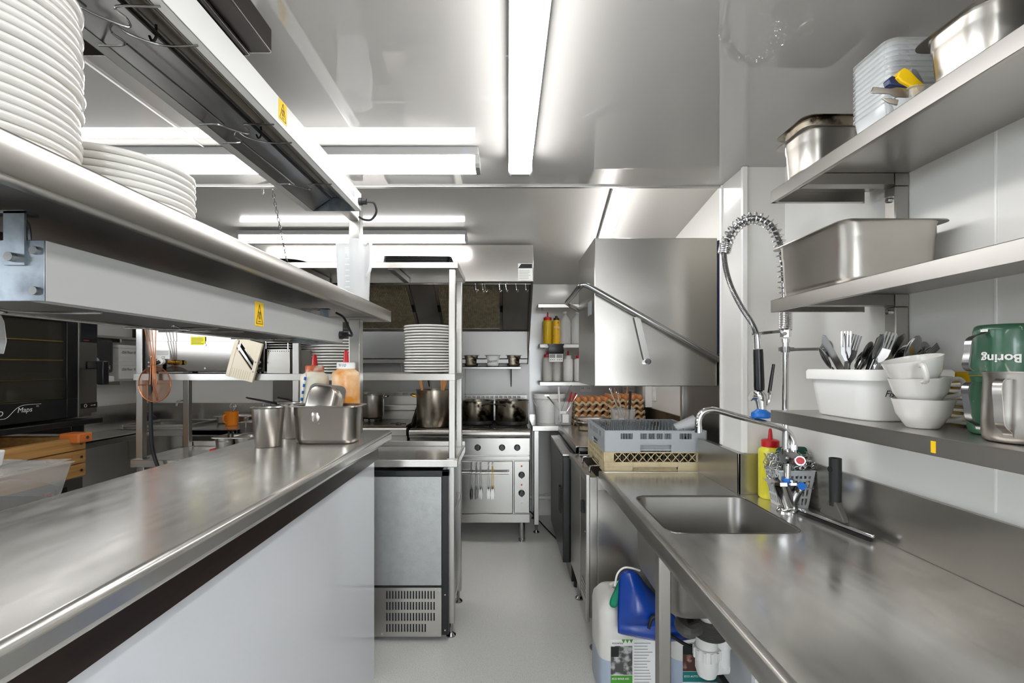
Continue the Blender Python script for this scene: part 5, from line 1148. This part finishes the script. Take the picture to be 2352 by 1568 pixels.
o_ = Q(1748, 950); B().lathe([(.012, .018), (.019, .012), (.031, .004), (.032, -.008), (.028, -.014), (.001, -.014)], 24, o_).build('spray_nozzle', 'blue_plastic', t, world=True)
# wall bracket
wf = Vector((1.099, 1.645, PZ(801, 1.65)))
B().cyl(Q(1804, 803), wf, .0055).build('wall_strut', 'chrome_dark', t, world=True)
B().lathe([(.030, 0), (.030, .005), (.014, .012), (.012, .02)], 24).xf(Matrix.Translation(wf) @ Matrix.Rotation(-PI/2, 4, 'Y')).build('wall_flange', 'chrome_dark', t, world=True)
B().cyl(Q(1804, 809), Q(1804, 796), .0145).bar(Q(1790, 802), Q(1822, 802), .012, .014).build('strut_clamp', 'chrome_dark', t, world=True)
# ------------------------------------------------------------------ things around the tap
squeeze('yellow washing-up squeeze bottle with red cap beside the tap', (1.008, 1.838, ZT+.0005), .042, .195, 'detergent', 'red', 'red', nh=.045, neck=.7)
t = thing('scourer_basket', 'grey slotted plastic basket of scourers behind the tap', 'basket', (1.022, 1.738, ZT+.0005))
a0, a1, hb = .045, .062, .135
def side(k):
    def f(u, v, w):
        q = a0+(a1-a0)*v/hb-w; p = (u*(a0+(a1-a0)*v/hb), -q*.85)
        for _ in range(k): p = (-p[1]/.85, p[0]*.85)
        return (p[0], p[1], v)
    return f
us = [-1, -.90]+[x for i in range(7) for x in (-.90+i*.262+.19, -.90+(i+1)*.262)][:-1]+[1]
us = [-1, -.9]
for i in range(7): us += [-.9+i*1.8/7+.14, -.9+(i+1)*1.8/7]
us += [1.0]
vz = [0, .012, .036, .044, .068, .076, .100, .108, .118, hb]
H = {(1+2*i, j) for i in range(7) for j in (1, 3, 5, 7)}
for k in range(4): B().grid(us, vz, H, side(k), 0, .002).build('slotted_side', 'basket_grey', t)
B().box(-a0, a0, -a0*.85, a0*.85, 0, .003).build('base', 'basket_grey', t)
B().tube(rr(a1+.001, (a1+.001)*.85, .008, hb), .003, 6, True).build('rim', 'basket_grey', t)
b = B()
for k in range(420):
    c = Vector((random.gauss(0, .036), random.gauss(0, .026), .145+random.uniform(-.06, .045)))
    c.x = max(-.062, min(.062, c.x)); c.y = max(-.04, min(.04, c.y)); r_ = random.uniform(.008, .02); u = Vector((random.gauss(0, 1), random.gauss(0, 1), random.gauss(0, 1))).normalized(); v = u.orthogonal().normalized(); w = u.cross(v)
    b.tube([c+v*r_*math.cos(q)+w*r_*math.sin(q)*.7+u*.002*math.sin(3*q) for q in [2*PI*i/9*1.7 for i in range(10)]], .0016, 4)
o = b.build('steel_wool', 'wool'); o.location = (1.022, 1.738, ZT); tag(o, 'tangled steel wool scourers heaped in the grey basket', 'scourer'); o['kind'] = 'thing'
o = B().loft([[Vector((x, .022*math.sin(a)*f, .028*math.cos(a)*f+.01*math.sin(x*40))) for a in [2*PI*i/12 for i in range(12)]] for x, f in ((-.06, .5), (-.05, .9), (0, 1), (.045, .95), (.058, .5))]).build('scouring_pad', 'green_pad', angle=70)
tag(o, 'dark green scouring pad on top of the steel wool', 'scourer'); place(o, (1.030, 1.735, ZT+.188), (0, .25, .2))
t = thing('window_squeegee', 'grey squeegee head standing on the sink bench against the splashback', 'squeegee', (1.03, 1.5, ZT))
e0, e1 = Vector((1.000, 1.645, ZT+.016)), Vector((1.050, 1.375, ZT+.016))
B().bar(e0, e1, .009, .010).build('blade_channel', 'chrome', t, world=True, bevel=.002)
B().bar(e0-Vector((.004, 0, .0105)), e1-Vector((.004, 0, .0105)), .006, .010).build('rubber_blade', 'black', t, world=True)
m_ = e0.lerp(e1, .5)
B().loft([[m_+Vector((x, y*1.0, z)) for x, y in ((-.005, -.055), (.012, -.055), (.012, .055), (-.005, .055))] for z in (.012, .02)]+[[m_+Vector((x+.006, y, .065)) for x, y in ((-.010, -.016), (.012, -.016), (.012, .016), (-.010, .016))]]).build('yoke', 'hose_grey', t, world=True, bevel=.003)
B().lathe([(.0165, 0), (.0175, .10), (.0175, .15), (.0145, .15), (.0145, .10)], 20, (m_.x+.008, m_.y, m_.z+.05)).build('handle_socket', 'black_soft', t, world=True)
B().cyl((m_.x-.011, m_.y, m_.z+.165), (m_.x-.006, m_.y, m_.z+.165), .009).build('socket_hole', 'ink', t, world=True)
# ------------------------------------------------------------------ under the bench: jerry cans, apron, boxes
def jerry(label, x0, lab):
    t = thing('jerry_can', label, 'jerry can', (x0+.13, 2.12, 0))
    R = lambda f, z, r=.05: rr(.128*f, .122*f, r, z, 0, 0, 5)
    B().loft([R(.93, 0, .035), R(1, .015), R(1, .17)]).build('lower_body', 'liquid_blue', t, angle=60)
    B().loft([R(1, .1701), R(1, .345), R(.96, .375), R(.80, .405), R(.5, .418)]).build('upper_body', 'hdpe', t, angle=60)
    B().tube(cr([(-.05, 0, .405), (-.05, 0, .435), (.04, 0, .435), (.05, 0, .405)], 5), .012, 10).build('carry_handle', 'hdpe', t)
    B().lathe([(.028, .395), (.028, .43), (.001, .431)], 20, (.075, -.06, 0)).build('screw_cap', 'red' if lab == 'g' else 'black', t)
    y = -.1225
    lb = B().box(-.085, .10, y-.001, y, .065, .262).build('label', 'paper', t)
    if lab == 'g':
        B().box(-.085, .005, y-.0018, y-.001, .115, .235).build('label_picture', 'print_bw', lb); B().box(-.085, .005, y-.0018, y-.001, .078, .112).build('label_band', 'label_green', lb)
        B().box(-.085, -.052, y-.0022, y-.0017, .19, .232).build('label_block', 'ink', lb)
        for k in range(3): B().prism([(-.040+k*.016, .262), (-.024+k*.016, .262), (-.032+k*.016, .246)], lambda u, v, w: (u, w, v), y-.0016, y-.001).build('label_triangle', 'label_green', lb)
        text('ecowise', .014, (-.080, y-.002, .243), (1, 0, 0), (0, 0, 1), 'ink', lb, world=False); text('ECO RINSE AID', .0105, (-.081, y-.003, .096), (1, 0, 0), (0, 0, 1), 'paper', lb, world=False, stroke=.0002)
    else:
        B().box(-.085, .10, y-.0018, y-.001, .130, .235).build('label_picture', 'print_brown', lb); B().box(-.085, .10, y-.0018, y-.001, .085, .128).build('label_band', 'label_teal', lb)
        B().box(-.085, -.03, y-.0022, y-.0017, .20, .236).build('label_block', 'ink', lb)
        text('ecowise', .014, (-.080, y-.002, .243), (1, 0, 0), (0, 0, 1), 'ink', lb, world=False); text('ECO AUTO DISHWASH', .0115, (-.080, y-.003, .106), (1, 0, 0), (0, 0, 1), 'paper', lb, world=False, stroke=.0002)
    for k in range(14):
        if lab == 'g': B().box(.012, .012+random.uniform(.05, .08), y-.0016, y-.001, .245-k*.0125, .2465-k*.0125+.001).build('print_line', 'grey_print', lb)
    return t
jerry('white jerry can with green labelled rinse aid under the sink', .385, 'g')
jerry('white jerry can with teal dishwash label beside the drain trap', .685, 't')
# apron: folded vinyl heaped over the first can
t = thing('vinyl_apron', 'folded blue vinyl apron with green lining draped over the jerry can', 'apron', (.55, 1.98, .43))
def sheet(rows, th, nm, mt, par):
    m = len(rows); n = len(rows[0]); V = [Vector(p) for r in rows for p in r]
    o = B().add(V, [(j*n+i, j*n+i+1, (j+1)*n+i+1, (j+1)*n+i) for j in range(m-1) for i in range(n-1)]).build(nm, mt, par, world=True, angle=60, recalc=False)
    s = o.modifiers.new('subd', 'SUBSURF'); s.levels = 2; s.render_levels = 2
    md = o.modifiers.new('thick', 'SOLIDIFY'); md.thickness = th; md.offset = 0
    return o
g1 = [[P(1424, 1312, 2.0), P(1445, 1308, 1.98), P(1462, 1312, 1.98), P(1480, 1340, 1.99), P(1500, 1360, 2.0)],
      [P(1422, 1345, 1.97), P(1445, 1345, 1.93), P(1475, 1352, 1.92), P(1500, 1380, 1.93), P(1530, 1395, 1.95)],
      [P(1420, 1390, 1.95), P(1447, 1392, 1.91), P(1478, 1395, 1.90), P(1510, 1405, 1.92), P(1545, 1410, 1.94)],
      [P(1419, 1420, 1.94), P(1446, 1420, 1.90), P(1480, 1424, 1.89), P(1520, 1425, 1.91), P(1560, 1428, 1.93)],
      [P(1419, 1432, 1.94), P(1446, 1432, 1.93), P(1480, 1432, 1.94), P(1520, 1434, 1.93), P(1575, 1434, 1.93)],
      [P(1419, 1450, 1.93), P(1448, 1455, 1.91), P(1490, 1462, 1.90), P(1540, 1466, 1.91), P(1600, 1458, 1.92)],
      [P(1419, 1453, 1.95), P(1448, 1459, 1.95), P(1490, 1468, 1.95), P(1540, 1474, 1.95), P(1604, 1464, 1.95)]]
sheet(g1, .006, 'blue_front', 'vinyl_blue', t)
g2 = [[P(1424, 1326, 2.02), P(1428, 1322, 2.01)], [P(1412, 1356, 2.01), P(1424, 1352, 1.99)], [P(1392, 1392, 2.0), P(1422, 1402, 1.97)]]
sheet(g2, .004, 'green_lining', 'vinyl_green', t)
B().tube(cr([P(1412, 1345, 2.0), P(1418, 1318, 2.0), P(1432, 1304, 2.0), P(1450, 1304, 1.99), P(1470, 1310, 1.99)], 6), .004, 8).build('neck_strap', 'white_plastic', t, world=True)
B().tube(cr([P(1490, 1442, 1.89), P(1497, 1420, 1.885), P(1506, 1416, 1.885), P(1510, 1430, 1.885), P(1520, 1445, 1.885), P(1555, 1468, 1.89), P(1580, 1482, 1.89), P(1594, 1482, 1.90)], 6), .007, 8).build('tie_strap', 'black_soft', t, world=True)
t = thing('storage_crate', 'dark storage crate on the floor under the sink bench', 'crate', (.86, 1.75, 0))
B().loft([rr(.10, .11, .015, 0), rr(.115, .125, .015, .24)]).build('crate_body', 'black_soft', t, bevel=.003)
B().loft([rr(.12, .13, .012, .24), rr(.12, .13, .012, .255)]).build('crate_lid', 'black_soft', t)
t.location = (.90, 1.68, 0)
t = thing('white_carton', 'white carton resting on the dark crate under the bench', 'carton', (.90, 1.68, .2555))
B().box(-.10, .10, -.11, .11, 0, .14).build('carton_body', 'cardboard', t, bevel=.003)
B().box(-.09, .09, -.1115, -.110, .02, .12).build('front_label', 'paper', t)
# ------------------------------------------------------------------ wall shelves on the right
SX0, SX1, SYE = .80, 1.098, 1.457
ZSH = (1.2675, 1.600, 1.931)
labs = ('lowest stainless wall shelf holding the cutlery tub and cups', 'middle stainless wall shelf holding the deep steel pan', 'top stainless wall shelf holding clear tubs and small pans')
for z, lab in zip(ZSH, labs):
    t = thing('wall_shelf', lab, 'shelf', (.95, .7, z))
    B().box(SX0, SX1, -.5, SYE, z-.002, z).box(SX0, SX0+.002, -.5, SYE, z-.036, z).box(SX0, SX0+.012, -.5, SYE, z-.036, z-.0345).box(SX0, 1.085, SYE-.002, SYE, z-.036, z).box(SX0, 1.075, SYE-.014, SYE, z-.036, z-.0345).build('board', 'steel_h', t, world=True, bevel=.0008)
    for y in (1.31, .0):
        B().box(SX0+.02, 1.058, y, y+.035, z-.033, z-.0025).build('bracket_arm', 'steel_dark', t, world=True, bevel=.001)
        if z < 1.5: B().box(1.060, 1.098, y, y+.038, z-.033, z-.0025).build('bracket_end', 'steel', t, world=True)
    if z < 1.3:
        B().box(SX0-.0006, SX0, 1.02-.005, 1.02+.005, z-.030, z-.008).build('tape_mark', 'label_yellow', t, world=True).location.y += -.12
for y in (1.31, .0):
    t = thing('wall_upright', ('stainless upright carrying the wall shelves near the tap', 'stainless upright carrying the wall shelves further along')[y < 1], 'upright', (1.08, y, 1.3))
    for za, zb_ in ((ZSH[0]+.001, ZSH[1]-.037), (ZSH[1]+.001, ZSH[2]-.037)):
        B().box(1.060, 1.098, y, y+.038, za, zb_).build('tube', 'steel', t, world=True, bevel=.003)
    for za in (ZSH[1]-.036, ZSH[2]-.036):
        B().box(1.0601, 1.098, y, y+.038, za, za+.033).build('joint', 'steel', t, world=True)
    for z in (1.86, 1.55): B().cyl((1.06, y+.019, z), (1.052, y+.019, z), .007, n=6).build('bolt', 'chrome', t, world=True)
# top shelf
z2 = ZSH[2]+.0005
t = thing('sixth_pan', 'clean small steel pan under a scorched one on the top shelf', 'pan', (.89, 1.368, z2)); gn_pan(t, .176, .162, .118)
t = thing('sixth_pan', 'scorched small steel pan nested in the clean one on the top shelf', 'pan', (.89, 1.368, z2+.030)); gn_pan(t, .174, .160, .118, 'pan_burnt')
for i in range(12):
    a, b_ = .086, .062
    o = B().loft([rr(a*.86, b_*.86, .016, 0), rr(a*.88, b_*.88, .018, .004), rr(a*.955, b_*.955, .02, .048), rr(a, b_, .022, .050), rr(a, b_, .022, .0525), rr(a*.945, b_*.945, .02, .0515), rr(a*.85, b_*.85, .016, .002)]).build('takeaway_tub', 'clear_plastic', angle=45) if i == 0 else o0.copy()
    if i == 0: o0 = o
    else: COL.objects.link(o)
    tag(o, 'empty clear takeaway tub, %s from the bottom of the nested top shelf stack' % ORD[i], 'tub', 'nested clear takeaway tubs'); place(o, (.913, 1.10, z2+i*.0118))
t = thing('knife_tub', 'shallow clear tub of knives on the top shelf', 'tub', (.905, 1.003, z2))
B().loft([rr(.075, .026, .01, 0), rr(.082, .032, .012, .036), rr(.086, .034, .012, .037), rr(.086, .034, .012, .039), rr(.08, .030, .012, .038), rr(.073, .024, .01, .002)]).build('tub_body', 'clear_plastic', t)
def tool(label, nm, a, b, prof, mt, cat='knife', th=.006):
    a, b = Vector(a), Vector(b); t = thing(nm, label, cat, a); d = (b-a); L_ = d.length; d.normalize(); up = Vector((0, 1, 0)).cross(d).normalized()
    B().prism(prof, lambda u, v, w: d*u*L_+up*v+Vector((0, 1, 0))*w, -th/2, th/2).build('piece', mt, t, bevel=min(.002, th*.4))
    return t
dk = .985
tool('yellow handled knife pointing up out of the knife tub', 'paring_knife', P(2112, 210, dk), P(2058, 170, dk), [(0, -.008), (.35, -.010), (.75, -.014), (.95, -.012), (1, 0), (.95, .012), (.75, .014), (.35, .010), (0, .008)], 'yellow', th=.02)
tool('navy blue handled knife resting in the knife tub', 'paring_knife', P(2098, 204, dk+.005), P(2034, 186, dk+.005), [(0, -.007), (.5, -.008), (.9, -.010), (1, 0), (.9, .009), (.5, .006), (0, .006)], 'navy', th=.016)
tool('steel spatula blade sticking out of the knife tub', 'spatula', P(2088, 214, dk), P(2000, 206, dk), [(0, -.010), (.35, -.011), (.5, -.006), (1, -.007), (.96, .006), (.5, .006), (.35, .010), (0, .010)], 'pan_steel', 'spatula', th=.003)
tool('short steel blade tip leaning over the knife tub edge', 'paring_knife', P(2062, 236, dk), P(2024, 226, dk), [(0, -.006), (.5, -.006), (1, 0), (.5, .005), (0, .006)], 'pan_steel', th=.003)
tool('grey handled peeler behind the yellow knife on the top shelf', 'peeler', P(2112, 195, dk+.012), P(2088, 160, dk+.012), [(0, -.006), (.8, -.008), (1, 0), (.8, .008), (0, .006)], 'grey_print', 'peeler', th=.012)
t = thing('sixth_pan', 'single shallow steel pan beside the knife tub on the top shelf', 'pan', (.90, .884, z2)); gn_pan(t, .19, .16, .100)
t = clear_tub('large clear box lined with paper on the top shelf', (.94, .665, z2), .27, .26, .20)
B().loft([rr(.11, .105, .02, .05), rr(.122, .118, .02, .17), rr(.127, .122, .02, .23), rr(.10, .10, .02, .20)]).build('paper_lining', 'paper', t, angle=30)
# middle shelf
t = thing('half_pan', 'deep half size steel pan on the middle wall shelf', 'pan', (.9335, 1.302, ZSH[1]+.0005)); gn_pan(t, .267, .325, .152)
# lowest shelf: cutlery tub
z0_ = ZSH[0]+.0005
CT = Vector((.955, 1.25, z0_))
t = thing('cutlery_tub', 'white rectangular tub full of cutlery on the lowest shelf', 'tub', CT)
B().loft([rr(.088, .105, .045, 0, n=6), rr(.093, .110, .05, .004, n=6), rr(.106, .124, .05, .105, n=6), rr(.104, .122, .05, .105, n=6), rr(.091, .108, .048, .006, n=6)]).build('tub_body', 'white_plastic', t, angle=50)
B().loft([rr(.108, .126, .05, .098, n=6), rr(.115, .133, .05, .098, n=6), rr(.116, .134, .05, .118, n=6), rr(.112, .130, .05, .124, n=6), rr(.106, .124, .05, .122, n=6), rr(.106, .124, .05, .100, n=6)]).build('rim_band', 'white_plastic', t, angle=50)
B().box(.0, .024, -.137, -.132, .098, .118).build('rim_tab', 'white_plastic', t, bevel=.001)
text('Fish', .022, (CT.x-.066, CT.y-.1195, CT.z+.060), (1, -.0, 0), (0, -.12, 1), 'ink', t, shear=.25)
B().box(-.045, .045, -.1192, -.1187, .052, .060).build('tape_edge', 'paper', t)
def fork_mesh(L_=.19):
    b = B().prism([(0, -.009), (.06, -.0055), (.11, -.0035), (.112, .0035), (.06, .0055), (0, .009)], lambda u, v, w: (v, w, u), -.001, .001)
    b.prism([(.112, -.0035), (.13, -.011), (.148, -.012), (.148, .012), (.13, .011), (.112, .0035)], lambda u, v, w: (v, w+.006*(u-.11)/.04, u), -.001, .001)
    for k in range(4): b.box(-.012+k*.0067, -.012+k*.0067+.0035, .004, .006, .148, L_)
    return b
def spoon_mesh():
    b = B().prism([(0, -.009), (.06, -.0055), (.12, -.0035), (.12, .0035), (.06, .0055), (0, .009)], lambda u, v, w: (v, w, u), -.001, .001)
    return b.ball((0, .002, .152), .019, .004, .033, 14, 8)
def knife_mesh():
    return B().prism([(0, -.008), (.09, -.007), (.10, -.008), (.19, -.008), (.205, .002), (.20, .008), (.10, .009), (.09, .007), (0, .008)], lambda u, v, w: (v, w, u), -.0015, .0015)
protos = {}
cl = [('fork', 'four tined steel fork', 'fork'), ('spoon', 'steel table spoon', 'spoon'), ('knife', 'steel table knife', 'knife')]
spots = [('fork', -.075, -.02, -.35, .30), ('fork', -.058, .02, .0, .15), ('spoon', -.02, .03, .55, .1), ('spoon', .0, .0, .60, .05), ('fork', -.005, -.02, .45, .2), ('fork', .015, .02, .42, .1), ('spoon', .02, -.03, .75, .1), ('knife', -.02, -.04, .55, .15),
         ('spoon', .04, .01, .70, -.1), ('fork', .035, .03, .35, .0), ('fork', .05, -.01, .95, .0), ('spoon', .055, .035, .85, .1), ('knife', -.05, .04, -.55, .1), ('spoon', -.045, -.045, .25, .35), ('fork', .07, .01, 1.05, .1), ('knife', .02, .05, .5, -.1),
         ('spoon', .03, -.05, .30, .45), ('fork', .06, -.04, .80, .3), ('spoon', -.07, .03, -.75, .0), ('fork', -.03, .055, .20, -.2), ('fork', .01, -.055, .95, .35), ('knife', .045, .055, .9, -.1)]
for i in range(12): spots.append((('fork', 'spoon', 'fork')[i % 3], random.uniform(-.06, .07), random.uniform(-.06, .06), random.uniform(.3, 1.0), random.uniform(-.1, .3)))
for i, (k, dx, dy, tilt, tx) in enumerate(spots):
    if k not in protos:
        o = {'fork': fork_mesh, 'spoon': spoon_mesh, 'knife': knife_mesh}[k]().build('table_'+k, 'chrome_dark'); protos[k] = o
    else:
        o = protos[k].copy(); COL.objects.link(o)
    n_ = dict((c[0], c[1]) for c in cl)[k]
    tag(o, n_+' sticking out of the white cutlery tub', k, ('knives' if k == 'knife' else k+'s')+' in the cutlery tub')
    L_ = .19; m = Matrix.Rotation(random.uniform(-.4, .4), 4, 'Z') @ Matrix.Rotation(tilt*.9, 4, 'Y') @ Matrix.Rotation(tx*.6, 4, 'X')
    tip = m @ Vector((0, 0, L_)); top = .150+random.uniform(0, .035)
    base = Vector((CT.x+dx, CT.y+dy, CT.z+max(.035, top-tip.z)))
    base.x -= tip.x*.45; base.y -= tip.y*.45
    base.x = max(CT.x-.08, min(CT.x+.08, base.x)); base.y = max(CT.y-.09, min(CT.y+.09, base.y))
    o.matrix_basis = Matrix.Translation(base) @ m @ Matrix.Rotation(random.uniform(-.8, .8), 4, 'Z')
# cups
CU = Vector((.892, 1.03, z0_))
def cup_(label, loc, rot, hang):
    t = thing('coffee_cup', label, 'cup', loc); t.rotation_euler = rot
    B().lathe([(.026, 0), (.029, .002), (.046, .030), (.054, .062), (.0525, .062), (.044, .031), (.026, .006), (.001, .005)], 40).build('bowl', 'white_ceramic', t, angle=60)
    c, s = math.cos(hang), math.sin(hang); f = lambda r, z: (c*r, s*r, z)
    B().tube(cr([f(.050, .052), f(.072, .055), f(.080, .041), f(.072, .023), f(.040, .016)], 6), .005, 8).build('handle', 'white_ceramic', t)
cup_('white coffee cup at the bottom of the stack of three', CU, (0, 0, 0), -.30)
cup_('white coffee cup in the middle of the stack of three', CU+Vector((-.004, .0, .046)), (0, -.06, 0), -.25)
cup_('tilted white coffee cup on top of the stack of three', CU+Vector((-.010, 0, .088)), (0, -.22, 0), -2.05)
for i in range(7):
    o = plate_mesh(.058, .009, .012, .004).build('white_saucer', 'white_ceramic', angle=60) if i == 0 else sa.copy()
    if i == 0: sa = o
    else: COL.objects.link(o)
    tag(o, 'white saucer, %s from the bottom of the stack behind the coffee cups' % ORD[i], 'saucer', 'saucers behind the cups'); place(o, (1.036, 1.045, z0_+.001+i*.0135))
o = B().loft([rr(.006, .075, .004, 0), rr(.006, .075, .004, .118)]).build('yellow_board', 'yellow', bevel=.002); tag(o, 'yellow plastic sheet standing behind the saucers against the wall', 'board'); place(o, (1.09, 1.10, z0_), (0, 0, 0))
# green jugs
def jug(label, loc, flip, mt, hang, r0=.050, r1=.044, h=.112, word=None, hmt='chrome_dark', seam=False):
    t = thing('milk_jug', label, 'jug', loc)
    B().lathe([(r0*.86, 0), (r0*.95, .003), (r0, .012), (r0*.99, h*.4), (r1, h*.92), (r1+.002, h), (r1-.001, h), (r1-.003, h*.9), (r0*.95, .014), (.001, .006)], 40).build('body', mt, t, angle=60)
    c, s = math.cos(hang), math.sin(hang)
    pts = cr([(r1+.001, .92), (r1+.03, .93), (r1+.042, .80), (r1+.034, .40), (r0+.012, .16), (r0-.001, .13)], 5)  if False else None
    pr = [(r1+.001, h*.90), (r1+.028, h*.91), (r1+.040, h*.80), (r1+.036, h*.55), (r1+.030, h*.28), (r0+.004, h*.17), (r0, h*.10)]
    rings = []
    for r, z in [(p.x, p.y) for p in cr([(a, b, 0) for a, b in pr], 4)]:
        rings.append([Vector((c*(r+dr)-s*q, s*(r+dr)+c*q, z)) for q, dr in ((-.006, 0), (.006, 0), (.006, .0025), (-.006, .0025))])
    B().loft(rings).build('handle', hmt, t)
    if flip: t.rotation_euler = (PI, 0, 0)
    return t
GJ = Vector((.956, .926, z0_))
jug('green enamel milk jug standing upright under the inverted one', GJ, False, 'green_enamel', PI*1.05, h=.112)
t = jug('green enamel milk jug turned upside down on its twin', GJ+Vector((.004, -.002, .112+.100)), True, 'green_enamel', -PI*1.05, r0=.046, r1=.050, h=.098, word=1)
R_ = .0487; c0 = GJ+Vector((.004, -.002, .112+.030)); ad = math.atan2(-c0.y, -c0.x)
# lettering runs upside down round the side that faces the aisle
nv = Vector((math.cos(ad-.12), math.sin(ad-.12), 0)); uu = Vector((nv.y, -nv.x, 0))
q = text('Boring', .0215, Vector((0, 0, 0)), (1, 0, 0), (0, 1, 0), 'paper', None, align='CENTER', stroke=.0006, lift=0)
for v in q.data.vertices:
    x, y, z = v.co; a = x/R_
    v.co = c0+Vector((0, 0, .012))+uu*R_*math.sin(a)+nv*(R_*math.cos(a)+.0012+z)+Vector((0, 0, -y))
inv = t.matrix_basis.copy(); inv = Matrix.Translation(t.location) @ t.rotation_euler.to_matrix().to_4x4()
q.data.transform(inv.inverted()); q.parent = t
jug('worn steel milk jug with its handle facing the aisle', (.898, .832, z0_), False, 'pan_steel', PI*1.13, r0=.055, r1=.052, h=.122, hmt='pan_steel')
